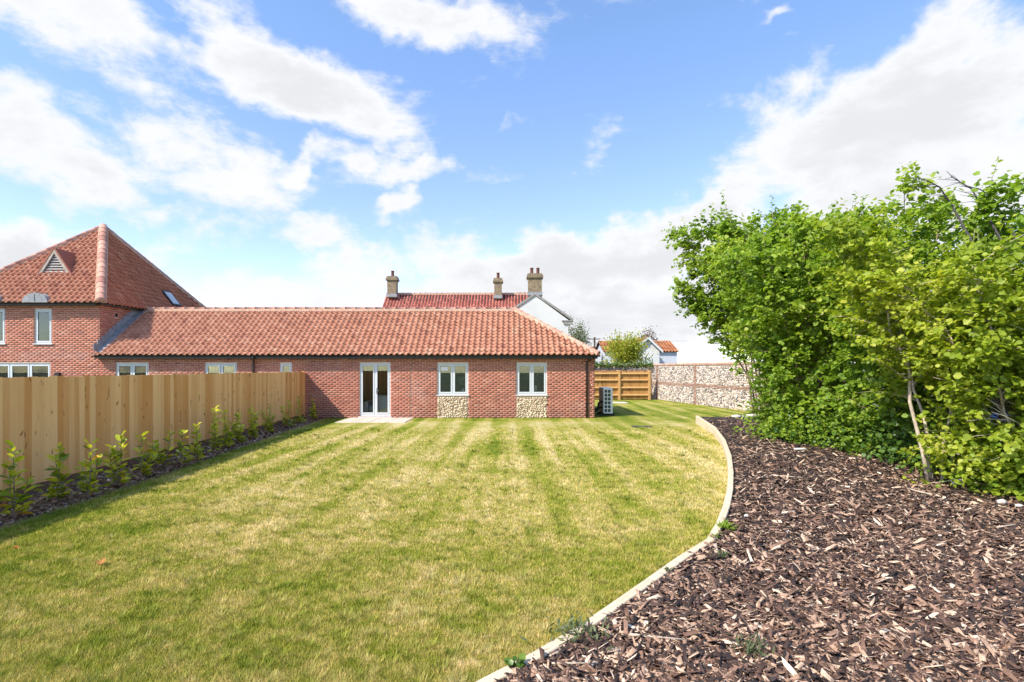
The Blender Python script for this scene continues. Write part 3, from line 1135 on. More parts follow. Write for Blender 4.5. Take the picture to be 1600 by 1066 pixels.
def pantiles(O, u, v, U, L, cw, gauge, umin, umax, singles=None, vgap=0.0):
    """tiles of one slope. Returns (V, Q, rnd) for the joined tiles and a list of matrices for single ones."""
    O, u, v = np.array(O, float), np.array(u, float), np.array(v, float)
    n = np.cross(u, v)
    Vt, Qt = tile_unit(cw, gauge)
    rows = int(math.ceil((L - 0.02) / gauge))
    cols = int(math.ceil(U / cw)) + 1
    VV, QQ, RR_ = [], [], []
    mats = []
    base = 0
    for r in range(rows):
        v0 = r * gauge
        for c in range(cols):
            u0 = c * cw
            lo, hi = umin(v0 + gauge / 2), umax(v0 + gauge / 2)
            if u0 + cw * 0.5 < lo or u0 + cw * 0.35 > hi:
                continue
            loc = Vt.copy()
            loc[:, 0] += u0 + random.gauss(0, 0.0025)
            loc[:, 1] += v0 + random.gauss(0, 0.007)
            loc[:, 2] += random.gauss(0, 0.004)
            full = u0 >= umin(v0 + gauge) - 1e-6 and u0 + cw * 1.04 <= umax(v0 + gauge)
            if singles is not None and full and len(mats) < 300 and singles(r, c):
                mm = Matrix(((u[0], v[0], n[0], 0), (u[1], v[1], n[1], 0), (u[2], v[2], n[2], 0), (0, 0, 0, 1)))
                p = O + u * (u0 + random.gauss(0, 0.0025)) + v * (v0 + random.gauss(0, 0.007)) + n * random.gauss(0, 0.004)
                mm = Matrix.Translation(Vector(p)) @ mm
                mats.append(mm)
                continue
            if not full:
                los = np.array([umin(x) for x in loc[:, 1]])
                his = np.array([umax(x) for x in loc[:, 1]])
                loc[:, 0] = np.clip(loc[:, 0], los, his)
            loc[:, 1] = np.minimum(loc[:, 1], L)
            W = O + loc[:, 0:1] * u + loc[:, 1:2] * v + loc[:, 2:3] * n
            VV.append(W)
            QQ.append(Qt + base)
            RR_.append(np.full(len(W), random.random()))
            base += len(W)
    return np.concatenate(VV), np.concatenate(QQ), np.concatenate(RR_), mats


def half_round(L, r, n=8):
    """half-round ridge tile along local x with a raised rim"""
    mb = MB()
    b = 0
    xs = [(0.0, r), (0.04, r), (0.04, r * 0.90), (L + 0.03, r * 0.90)]
    for (x, rr) in xs:
        for k in range(n + 1):
            a = math.pi * k / n
            mb.v.append((x, math.cos(a) * rr, math.sin(a) * rr * 0.95))
    for i in range(len(xs) - 1):
        for k in range(n):
            mb.f.append((i * (n + 1) + k, i * (n + 1) + k + 1, (i + 1) * (n + 1) + k + 1, (i + 1) * (n + 1) + k))
    mb.f.append(tuple(range(n, -1, -1)))
    return mb.mesh('ridge_tile', True)


def ridge_run(parent, A, B, r=0.11, L=0.40, mat=None, name='ridge_tile', bed=True, drop=0.0):
    """half-round tiles from A to B, with a mortar bed below"""
    A, B = Vector(A), Vector(B)
    d = (B - A)
    Ln = d.length
    d.normalize()
    side = d.cross(Vector((0, 0, 1))).normalized()
    up = side.cross(d)
    rot = Matrix(((d.x, -side.x, up.x, 0), (d.y, -side.y, up.y, 0), (d.z, -side.z, up.z, 0), (0, 0, 0, 1)))
    n = max(1, round(Ln / L))
    me = half_round(Ln / n, r)
    for i in range(n):
        p = A + d * (i * Ln / n) + up * drop
        link(name, me, mat or M['ridge'], parent, Matrix.Translation(p) @ rot @ Matrix.Rotation(random.gauss(0, 0.012), 4, 'Z') @ Matrix.Rotation(random.gauss(0, 0.01), 4, 'X'))
    if bed:
        mb = MB()
        w = r * 1.12
        pts = [A + side * w - up * 0.09, A - side * w - up * 0.09, A - side * w * 0.9 + up * (0.018 + drop), A + side * w * 0.9 + up * (0.018 + drop)]
        mb.prism(pts, d * Ln)
        mb.build('mortar_bed', M['bed_mortar'], parent)


def joined(name, V, Q, Rn, mat, parent, smooth=False):
    o = link(name, np_mesh(name, V, Q, Rn, smooth), mat, parent)
    o['kind'] = 'stuff'
    return o


# ------------------------------------------------------------------ bungalow
YW = 21.25                       # face of the long brick wall
WX0, WX1 = -16.10, 3.22          # wall ends
def wx(px):
    return (px - 800.0) / F * YW
def wz(py):
    return HC + (HOR - py) / F * YW


WIN = {'door': (wx(562), wx(610), 0.06, wz(567)), 'a': (wx(683.5), wx(731.5), wz(617), wz(567.5)), 'b': (wx(807), wx(854.5), wz(617), wz(567.5)),
       'c': (wx(437), wx(456), 1.05, wz(567.5)), 'd': (wx(320), wx(370), 0.9, wz(567.5)), 'e': (wx(181), wx(232), 0.9, wz(567.5))}


def flint_panel(parent, x0, x1, z0, z1, Y, mat, size, name='cobbles'):
    V0 = np.array([(0, 0, 1), (0.894, 0, 0.447), (0.276, 0.851, 0.447), (-0.724, 0.526, 0.447), (-0.724, -0.526, 0.447), (0.276, -0.851, 0.447),
                   (0.724, 0.526, -0.447), (-0.276, 0.851, -0.447), (-0.894, 0, -0.447), (-0.276, -0.851, -0.447), (0.724, -0.526, -0.447), (0, 0, -1)])
    F0 = np.array([(0, 1, 2), (0, 2, 3), (0, 3, 4), (0, 4, 5), (0, 5, 1), (1, 6, 2), (2, 7, 3), (3, 8, 4), (4, 9, 5), (5, 10, 1), (2, 6, 7), (3, 7, 8), (4, 8, 9), (5, 9, 10), (1, 10, 6), (6, 11, 7), (7, 11, 8), (8, 11, 9), (9, 11, 10), (10, 11, 6)])
    VV, FF, RN = [], [], []
    base = 0
    z = z0 + size * 0.5
    row = 0
    while z < z1 - size * 0.3:
        x = x0 + size * random.uniform(0.4, 1.0)
        while x < x1 - size * 0.3:
            s = size * random.uniform(0.45, 0.64)
            sc = np.array([s * random.uniform(0.85, 1.3), s * random.uniform(0.5, 0.9), s * random.uniform(0.75, 1.0)])
            a = random.uniform(0, 6.28)
            ca, sa = math.cos(a), math.sin(a)
            v = V0 @ np.array([[ca, 0, sa], [0, 1, 0], [-sa, 0, ca]])
            v = v * (1 + rng.normal(0, 0.10, (12, 1))) * sc
            v = v @ np.array([[math.cos(.5), 0, math.sin(.5)], [0, 1, 0], [-math.sin(.5), 0, math.cos(.5)]])
            VV.append(v + np.array([x + random.gauss(0, size * 0.16), Y, z + random.gauss(0, size * 0.18)]))
            FF.append(F0 + base)
            RN.append(np.full(12, random.random()))
            base += 12
            x += size * random.uniform(0.85, 1.2)
        z += size * 0.86
        row += 1
    return np.concatenate(VV), np.concatenate(FF), np.concatenate(RN)


def bungalow():
    root = thing('brick_bungalow', 'long low red brick bungalow with clay pantile hipped roof facing the lawn', 'house', (-6.4, 23.7, 0))
    holes = list(WIN.values())
    ZT = 2.44
    mb = MB()
    wall_cells(mb, WX0 + 0.05, WX1, YW, YW + 0.30, -0.1, ZT, holes)
    mb.box(WX1 - 0.30, WX1, YW + 0.302, 26.1, -0.1, ZT)
    mb.box(WX0 + 0.05, WX1, 26.1, 26.4, -0.1, ZT)
    wall = mb.build('wall', M['mortar'], root)
    fp = [(WIN[k][0] - 0.0, WIN[k][1] + 0.0, 0.0, WIN[k][2] - 0.03) for k in 'ab']
    bh = [(h[0], h[1], h[2] - (0.035 if h[2] > 0.5 else 0.0), h[3]) for h in holes] + fp + [(wx(643) - 0.006, wx(643) + 0.006, 0, 3)]
    V, Q, Rn = brick_rows(WX0, WX1 + 0.007, 0.0, ZT, bh, lambda u, o, z: (u, YW - o, z))
    joined('brickwork', V, Q, Rn, M['brick'], wall)
    V, Q, Rn = brick_rows(YW + 0.005, 26.4, 0.0, ZT, [], lambda u, o, z: (WX1 + o, u, z))
    joined('brickwork', V, Q, Rn, M['brick'], wall)
    MB().box(wx(643) - 0.006, wx(643) + 0.006, YW - 0.003, YW, 0.0, ZT).build('movement_joint', M['dark'], wall)
    for k in 'ab':
        x0, x1, _, z0 = WIN[k][0], WIN[k][1], 0, WIN[k][2]
        V, Q, Rn = flint_panel(wall, x0, x1, 0.0, z0 - 0.04, YW - 0.012, M['cobble'], 0.085)
        joined('cobble_panel', V, Q, Rn, M['cobble'], wall)
    # inside
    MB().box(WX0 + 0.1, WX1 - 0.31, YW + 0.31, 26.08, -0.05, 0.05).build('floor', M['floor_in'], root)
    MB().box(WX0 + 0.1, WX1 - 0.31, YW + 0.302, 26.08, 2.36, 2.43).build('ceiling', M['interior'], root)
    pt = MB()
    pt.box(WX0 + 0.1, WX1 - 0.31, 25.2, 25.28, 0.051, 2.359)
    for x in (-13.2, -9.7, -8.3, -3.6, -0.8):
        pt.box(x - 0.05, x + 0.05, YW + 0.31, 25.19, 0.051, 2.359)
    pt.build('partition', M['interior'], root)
    # windows and door
    d = WIN['door']
    window(root, d[0], d[1], d[2], d[3], YW, 2, True, 'french_door', None, True, 0.04)
    hx = (d[0] + d[1]) / 2 + 0.055
    for o_ in [c for c in root.children if c.name.startswith('french_door')]:
        MB().box(hx - 0.012, hx + 0.012, YW - 0.005, YW + 0.022, 0.95, 1.17).box(hx - 0.008, hx + 0.10, YW - 0.04, YW - 0.022, 1.06, 1.08).box(hx - 0.008, hx + 0.008, YW - 0.024, YW - 0.004, 1.06, 1.08).build('handle', M['alloy'], o_)
    wa = window(root, *WIN['a'][:4], YW, 2)
    window(root, *WIN['b'][:4], YW, 2)
    window(root, *WIN['c'][:4], YW, 1)
    window(root, *WIN['d'][:4], YW, 2)
    window(root, *WIN['e'][:4], YW, 2)
    x0, z1 = WIN['a'][0], WIN['a'][3]
    MB().box(x0 + 0.14, x0 + 0.40, YW + 0.028, YW + 0.030, z1 - 0.29, z1 - 0.15).build('paper_label', M['white_fabric'], wa)
    # roof
    YE, ZE = 20.95, 2.47
    YR = 23.68
    ZR = 4.46
    XE = 3.36
    XR = 0.14
    run, rise = YR - YE, ZR - ZE
    L = math.hypot(run, rise)
    YB = 2 * YR - YE
    c0 = [(WX0, YE, ZE - 0.03), (XE, YE, ZE - 0.03), (XE, YB, ZE - 0.03), (WX0, YB, ZE - 0.03), (WX0, YR, ZR - 0.03), (XR, YR, ZR - 0.03)]
    rb = MB()
    rb.v = c0
    rb.f = [(0, 1, 5, 4), (1, 2, 5), (2, 3, 4, 5), (0, 3, 2, 1), (0, 4, 3)]
    roof = rb.build('roof', M['underlay'], root)
    gauge, cw = L / 14.0, 0.2235
    U = XE - WX0
    V, Q, Rn, mats = pantiles((WX0, YE - 0.06 * run / L, ZE - 0.06 * rise / L), (1, 0, 0), (0, run / L, rise / L), U, L, cw, gauge, lambda v: 0.0, lambda v: U - v / L * (XE - XR) + 0.02,
                              singles=lambda r, c: r < 3 or (r == 3 and c > 30))
    joined('tiles', V, Q, Rn, M['tile'], roof, True)
    Vt, Qt = tile_unit(cw, gauge)
    tm = np_mesh('tile', Vt, Qt, None, True)
    for mm in mats[:300]:
        link('tile', tm, M['tile_obj'], roof, mm)
    # hip end (faces away along +x)
    hr = XE - XR
    L2 = math.hypot(hr, rise)
    V, Q, Rn, _ = pantiles((XE, YE, ZE), (0, 1, 0), (-hr / L2, 0, rise / L2), YB - YE, L2, cw, L2 / 15, lambda v: v / L2 * run, lambda v: (YB - YE) - v / L2 * run)
    joined('tiles', V, Q, Rn, M['tile'], roof, True)
    ridge_run(roof, (WX0 + 0.12, YR, ZR + 0.035), (XR, YR, ZR + 0.035), 0.125, 0.44)
    ridge_run(roof, (XE - 0.02, YE + 0.02, ZE + 0.03), (XR, YR, ZR + 0.035), 0.115, 0.40, name='hip_tile')
    ridge_run(roof, (XE - 0.02, YB - 0.02, ZE + 0.03), (XR, YR, ZR + 0.035), 0.115, 0.40, name='hip_tile')
    # vent tile and slipped nibs along the slope
    # lead flashing where the roof meets the tower
    fl = MB()
    a = Vector((WX0 - 0.012, YE + 0.1, ZE + 0.06))
    b = Vector((WX0 - 0.012, YR, ZR + 0.05))
    sd = (b - a).normalized()
    upn = Vector((0, -rise / L, run / L)) * -1
    upn = Vector((0, -sd.z, sd.y))
    fl.prism([a, a + Vector((0.30, 0, 0)), a + Vector((0.30, 0, 0)) + upn * 0.07, a + Vector((0.05, 0, 0)) + upn * 0.09, a + Vector((0.035, 0, 0)) + upn * 0.25, a + upn * 0.25], b - a)
    n = 13
    for i in range(n):
        p = a.lerp(b, i / n) + upn * 0.24
        q = a.lerp(b, (i + 0.85) / n) + upn * 0.24
        fl.prism([(WX0 + 0.004, p.y, p.z - 0.08), (WX0 + 0.004, q.y, q.z - 0.02), (WX0 + 0.004, q.y, q.z + 0.06), (WX0 + 0.004, p.y, q.z + 0.06)], (0.02, 0, 0))
    fl.build('flashing', M['lead'], roof)
    # fascia, gutter, downpipes
    MB().box(WX0 - 0.05, XE - 0.05, YE + 0.07, YW - 0.004, ZE - 0.16, ZE - 0.035).build('fascia', M['black'], roof)
    gt = MB()
    nseg = 8
    ring = [(-0.062 * math.cos(math.pi * k / nseg), -0.055 * math.sin(math.pi * k / nseg)) for k in range(nseg + 1)]
    ring += [(x * 0.88, z * 0.88) for (x, z) in reversed(ring)]
    gy, gz = YE - 0.0, ZE - 0.035
    gt.prism([(WX0 - 0.08, gy + p[0], gz + p[1]) for p in ring], (XE - WX0 + 0.12, 0, 0))
    gt.build('gutter', M['black'], roof)
    for px in (397, 916.5):
        X = wx(px)
        mb = MB()
        r = 0.036
        off = 0.16 if px > 800 else 0.10
        mb.tube([(X + off, gy, gz - 0.05), (X + off, gy + 0.01, gz - 0.11), (X + off * 0.7, gy + 0.09, gz - 0.18), (X + 0.01, YW - 0.06, gz - 0.25), (X, YW - 0.055, gz - 0.34), (X, YW - 0.055, 0.02)], r, 10)
        dp = mb.build('downpipe', M['black'], root, True)
        for z in (0.5, 1.35, 2.0):
            MB().box(X - 0.05, X + 0.05, YW - 0.10, YW - 0.003, z - 0.015, z + 0.02).build('bracket', M['black'], dp)


bungalow()


# ------------------------------------------------------------------ tower block with pyramid roof
TX0, TX1 = -22.1, -16.10
TYB = 29.2


def tower():
    root = thing('brick_tower_house', 'two-storey red brick block under a steep pyramid pantile roof', 'house', (-19.1, 25.2, 0))
    ZT = 4.48
    up1 = (wx(54), wx(81), wz(537), wz(483))
    up2 = (wx(-20), wx(8), wz(537), wz(483))
    up3 = (wx(-96), wx(-68), wz(537), wz(483))
    gd = (wx(-80), wx(79), 0.06, wz(567.5))
    holes = [up1, up2, up3, gd]
    mb = MB()
    wall_cells(mb, TX0, TX1, YW, YW + 0.3, -0.1, ZT, holes)
    mb.box(TX1 - 0.3, TX1, YW + 0.302, TYB, -0.1, ZT)
    mb.box(TX0, TX1, TYB + 0.002, TYB + 0.3, -0.1, ZT)
    mb.box(TX0, TX0 + 0.3, YW + 0.302, TYB, -0.1, ZT)
    wall = mb.build('wall', M['mortar'], root)
    bh = [(h[0], h[1], h[2] - (0.035 if h[2] > 0.5 else 0), h[3]) for h in holes]
    V, Q, Rn = brick_rows(TX0, TX1 + 0.007, 0.0, ZT, bh, lambda u, o, z: (u, YW - o, z))
    joined('brickwork', V, Q, Rn, M['brick_tower'], wall)
    V, Q, Rn = brick_rows(YW + 0.004, 25.0, 2.4, ZT, [(22.06, 22.22, 4.0, 4.2)], lambda u, o, z: (TX1 + o, u, z))
    joined('brickwork', V, Q, Rn, M['brick_tower'], wall)
    MB().box(TX1 - 0.02, TX1 + 0.003, 22.07, 22.21, 4.02, 4.18).build('air_brick', M['dark'], wall)
    MB().box(TX0 + 0.31, TX1 - 0.31, YW + 0.31, TYB - 0.01, 2.42, 2.60).build('floor', M['interior'], root)
    MB().box(TX0 + 0.31, TX1 - 0.31, YW + 0.31, TYB - 0.01, 4.40, 4.47).build('ceiling', M['interior'], root)
    MB().box(TX0 + 0.31, TX1 - 0.31, YW + 0.31, TYB - 0.01, -0.05, 0.05).build('floor', M['floor_in'], root)
    pt = MB()
    pt.box(TX0 + 0.31, TX1 - 0.31, 25.0, 25.08, 0.051, 2.419)
    pt.box(TX0 + 0.31, TX1 - 0.31, 25.0, 25.08, 2.601, 4.399)
    pt.build('partition', M['interior'], root)
    for h in (up1, up2, up3):
        fr = window(root, *h, YW, 1)
        cu = MB()
        for k in range(5):
            x = h[0] + 0.12 + k * 0.035
            cu.box(x, x + 0.03, YW + 0.16 + 0.02 * (k % 2), YW + 0.18 + 0.02 * (k % 2), h[2], h[3] - 0.02)
        cu.build('curtain', M['white_fabric'], fr)
    window(root, *gd, YW, 5, False, 'folding_door', None, True)
    MB().box(wx(88), wx(95), YW - 0.10, YW - 0.007, wz(592), wz(582)).build('wall_light', M['black'], root)
    # roof
    XE0, XE1, YE, YB, ZE = -22.3, -15.86, 20.98, 29.46, 4.50
    A = Vector((-18.93, 25.2, 8.46))
    rb = MB()
    rb.v = [(XE0, YE, ZE - 0.03), (XE1, YE, ZE - 0.03), (XE1, YB, ZE - 0.03), (XE0, YB, ZE - 0.03), (A.x, A.y, A.z - 0.03)]
    rb.f = [(0, 1, 4), (1, 2, 4), (2, 3, 4), (3, 0, 4), (0, 3, 2, 1)]
    roof = rb.build('roof', M['underlay'], root)
    run, rise = A.y - YE, A.z - ZE
    L = math.hypot(run, rise)
    V, Q, Rn, _ = pantiles((XE0, YE - 0.05, ZE - 0.045), (1, 0, 0), (0, run / L, rise / L), XE1 - XE0, L, 0.2235, L / 22, lambda v: v / L * (A.x - XE0), lambda v: (XE1 - XE0) - v / L * (XE1 - A.x))
    joined('tiles', V, Q, Rn, M['tile_tower'], roof, True)
    r2 = XE1 - A.x
    L2 = math.hypot(r2, rise)
    V, Q, Rn, _ = pantiles((XE1 + 0.04, YE, ZE - 0.045), (0, 1, 0), (-r2 / L2, 0, rise / L2), YB - YE, L2, 0.2235, L2 / 20, lambda v: v / L2 * (A.y - YE), lambda v: (YB - YE) - v / L2 * (YB - A.y))
    joined('tiles', V, Q, Rn, M['tile_moss'], roof, True)
    ridge_run(roof, (XE1, YE, ZE + 0.04), (A.x, A.y, A.z + 0.05), 0.17, 0.42, name='hip_tile')
    ridge_run(roof, (XE0, YE, ZE + 0.04), (A.x, A.y, A.z + 0.05), 0.13, 0.42, name='hip_tile')
    ridge_run(roof, (XE1, YB, ZE + 0.04), (A.x, A.y, A.z + 0.05), 0.13, 0.42, name='hip_tile')
    # gutter front and side
    MB().box(XE0, TX1 - 0.002, YE + 0.06, YW - 0.008, ZE - 0.12, ZE - 0.035).build('fascia', M['black'], roof)
    gt = MB()
    nseg = 8
    ring = [(-0.06 * math.cos(math.pi * k / nseg), -0.052 * math.sin(math.pi * k / nseg)) for k in range(nseg + 1)]
    ring += [(x * 0.88, z * 0.88) for (x, z) in reversed(ring)]
    gt.prism([(XE0, YE - 0.01 + p[0], ZE - 0.03 + p[1]) for p in ring], (XE1 - XE0 - 0.12, 0, 0))
    gt.build('gutter', M['black'], roof)
    MB().box(TX1 + 0.009, XE1 - 0.05, YE + 0.06, 25.0, ZE - 0.09, ZE - 0.036).build('soffit', M['black'], roof)
    # louvred gablet on the front slope
    by = 22.42
    bz = ZE + (by - YE) * rise / run + 0.02
    cx = (86 - 800) / F * by
    hw, hh = 0.60, 0.94
    sl = rise / run
    gb = MB()
    back = hh / sl
    top = Vector((cx, by - 0.06, bz + hh + 0.04))
    tb = Vector((cx, by + back + 0.05, bz + hh + 0.04))
    for s in (-1, 1):
        e0 = Vector((cx + s * (hw + 0.08), by - 0.06, bz - 0.06))
        e1 = Vector((cx + s * (hw + 0.08), by + 0.16, bz - 0.06 + 0.16 * sl * 0.2))
        nn = Vector((s * 0.04, 0, 0.045))
        gb.prism([top, e0, e1, tb] if s > 0 else [top, tb, e1, e0], nn)
    gab = gb.build('gablet_roof', M['tile_moss'], roof)
    MB().poly([(cx - hw, by + 0.06, bz), (cx + hw, by + 0.06, bz), (cx, by + 0.06, bz + hh)]).build('gablet_back', M['dark'], roof)
    for s in (-1, 1):
        b_ = MB()
        p0 = Vector((cx + s * (hw + 0.05), by - 0.05, bz - 0.03))
        p1 = Vector((cx, by - 0.05, bz + hh + 0.02))
        q = Vector((-s * 0.085, 0, -0.055))
        b_.prism([p0, p1, p1 + Vector((0, 0, -0.16)), p0 + Vector((-s * 0.13, 0, 0))], (0, 0.05, 0))
        b_.build('barge_board', M['grey_wood'], roof)
    for k in range(7):
        z = bz + 0.03 + k * 0.105
        w = hw * (1 - (z - bz + 0.09) / hh) - 0.03
        if w > 0.04:
            mb = MB()
            mb.quadbox([(cx - w, by - 0.02, z), (cx + w, by - 0.02, z), (cx + w, by - 0.005, z), (cx - w, by - 0.005, z), (cx - w, by + 0.035, z + 0.085), (cx + w, by + 0.035, z + 0.085), (cx + w, by + 0.05, z + 0.085), (cx - w, by + 0.05, z + 0.085)])
            mb.build('louvre', M['louvre'], roof)
    MB().box(cx - hw - 0.1, cx + hw + 0.1, by - 0.08, by + 0.05, bz - 0.10, bz - 0.035).build('gablet_sill', M['lead'], roof)
    # lead barrel caps over the upper windows
    for h in (up1, up2, up3):
        c = (h[0] + h[1]) / 2
        mb = MB()
        n = 12
        prof = [(c - 0.47 * math.cos(math.pi * k / n), ZE - 0.03 + 0.36 * math.sin(math.pi * k / n)) for k in range(n + 1)]
        mb.prism([(x, YE - 0.10, z) for (x, z) in prof], (0, 0.62, 0))
        cap = mb.build('lead_dormer_cap', M['lead'], roof)
        seam = MB()
        for yy in (YE - 0.115, YE + 0.2):
            seam.prism([(c - 0.49 * math.cos(math.pi * k / n), yy, ZE - 0.03 + 0.375 * math.sin(math.pi * k / n)) for k in range(n + 1)], (0, 0.03, 0))
        seam.build('seam', M['lead'], cap)
        MB().box(c - 0.008, c + 0.008, YE - 0.122, YE - 0.118, ZE, ZE + 0.28).build('seam', M['dark'], cap)
    # skylight in the side slope
    p = Vector((-16.42, 26.1, 0))
    vv = Vector((-r2 / L2, 0, rise / L2))
    nn = Vector((rise / L2, 0, r2 / L2))
    uu = Vector((0, 1, 0))
    p.z = ZE + (XE1 - p.x) * rise / r2
    p += nn * 0.05
    sk = MB()
    sk.prism([p - uu * 0.32 - vv * 0.42, p + uu * 0.32 - vv * 0.42, p + uu * 0.32 + vv * 0.42, p - uu * 0.32 + vv * 0.42], nn * 0.09)
    so = sk.build('skylight', M['black'], roof)
    g2 = MB()
    p2 = p + nn * 0.093
    g2.prism([p2 - uu * 0.25 - vv * 0.35, p2 + uu * 0.25 - vv * 0.35, p2 + uu * 0.25 + vv * 0.35, p2 - uu * 0.25 + vv * 0.35], nn * 0.004)
    g2.build('pane', plain('skylight_glass', (0.40, 0.46, 0.52), 0.03, 0.6, 0.02, 1, 0.8), so)


tower()


# ------------------------------------------------------------------ things inside the windows
def rounded_box(mb, x0, x1, y0, y1, z0, z1, b=0.05):
    # bevelled cushion-like box
    P = []
    for z, i in ((z0, b), (z0 + b, 0), (z1 - b, 0), (z1, b)):
        P.append([(x0 + i, y0 + i, z), (x1 - i, y0 + i, z), (x1 - i, y1 - i, z), (x0 + i, y1 - i, z)])
    o = len(mb.v)
    for r in P:
        mb.v += r
    mb.f.append((o + 3, o + 2, o + 1, o))
    for k in range(3):
        for j in range(4):
            a = o + k * 4 + j
            b_ = o + k * 4 + (j + 1) % 4
            mb.f.append((a, b_, b_ + 4, a + 4))
    mb.f.append((o + 12, o + 13, o + 14, o + 15))
    return mb


def interior_things():
    s = thing('sofa', 'white fabric sofa standing inside the glazed double door', 'sofa', (-5.1, 22.3, 0.05))
    rounded_box(MB(), -5.75, -4.05, 21.95, 22.75, 0.16, 0.44).build('seat', M['white_fabric'], s)
    rounded_box(MB(), -5.5, -4.05, 21.72, 21.94, 0.16, 0.86).build('backrest', M['white_fabric'], s)
    rounded_box(MB(), -5.96, -5.76, 21.75, 22.75, 0.16, 0.62).build('arm', M['white_fabric'], s)
    rounded_box(MB(), -4.04, -3.84, 21.75, 22.75, 0.16, 0.62).build('arm', M['white_fabric'], s)
    for (x, y) in ((-5.9, 21.8), (-3.9, 21.8), (-5.9, 22.7), (-3.9, 22.7)):
        MB().box(x - 0.03, x + 0.03, y - 0.03, y + 0.03, 0.05, 0.158).build('leg', M['pole'], s)
    # plant on the sill of the window with the paper label
    X = wx(722)
    p = thing('potted_plant', 'grey-green leafy plant in a white vase behind the labelled window', 'house plant', (X, YW + 0.42, 0.9))
    MB().box(X - 0.3, X + 0.25, YW + 0.25, YW + 0.60, 0.88, 0.915).build('shelf', M['frame'], p)
    MB().lathe([(0.045, 0.917), (0.065, 0.96), (0.07, 1.04), (0.045, 1.12), (0.04, 1.15)], X, YW + 0.42, 12).build('vase', M['ceramic'], p, True)
    n = 90
    P = np.stack([X + rng.normal(0, 0.09, n), YW + 0.42 + rng.normal(0, 0.07, n), 1.22 + rng.random(n) * 0.33], 1)
    D = unit(P - np.array([X, YW + 0.42, 1.12]))
    V, Q = leaf_soup(P, D, unit(rng.normal(0, 1, (n, 3))), np.full(n, 0.10), np.full(n, 0.022))
    link('foliage', np_mesh('foliage', V, Q, np.repeat(rng.random(n), 6)), M['eucalyptus'], p)
    st = MB()
    for k in range(7):
        a = k * 0.9
        st.tube([(X, YW + 0.42, 1.1), (X + 0.10 * math.cos(a), YW + 0.42 + 0.07 * math.sin(a), 1.45)], 0.004, 4)
    st.build('stem', M['ivy'], p)
    X = wx(836)
    p = thing('white_urn', 'white urn with dry stems inside the window beside the drainpipe corner', 'urn', (X, YW + 0.5, 0.9))
    MB().box(X - 0.4, X + 0.25, YW + 0.28, YW + 0.75, 0.86, 0.90).build('shelf', M['frame'], p)
    MB().lathe([(0.07, 0.902), (0.11, 0.98), (0.12, 1.12), (0.09, 1.22), (0.10, 1.26)], X, YW + 0.5, 14).build('body', M['ceramic'], p, True)
    n = 60
    P = np.stack([X + 0.05 + rng.normal(0, 0.12, n), YW + 0.5 + rng.normal(0, 0.07, n), 1.26 + rng.random(n) * 0.4], 1)
    V, Q = leaf_soup(P, unit(rng.normal(0, 1, (n, 3)) + np.array([0, 0, 1.0])), unit(rng.normal(0, 1, (n, 3))), np.full(n, 0.09), np.full(n, 0.018))
    link('foliage', np_mesh('foliage', V, Q, np.repeat(rng.random(n), 6)), M['birch'], p)


interior_things()

# paving slabs at the door
pav = thing('door_paving', 'strip of pale sandstone slabs outside the glazed double door', 'paving', (-5.0, 20.3, 0))
xs = [-6.30, -5.68, -5.08, -4.44, -3.80]
for r_, (ya, yb) in enumerate(((19.32, 20.22), (20.23, 21.20))):
    for a, b in zip(xs[:-1], xs[1:]):
        o = (0.2 if r_ else 0.0)
        x0_, x1_ = a + 0.006, b - 0.006
        mb = MB()
        rounded_box(mb, x0_, x1_, ya + 0.006, yb - 0.006, -0.03, 0.022 + random.uniform(-0.003, 0.003), 0.008)
        mb.build('slab', M['slab'], pav)


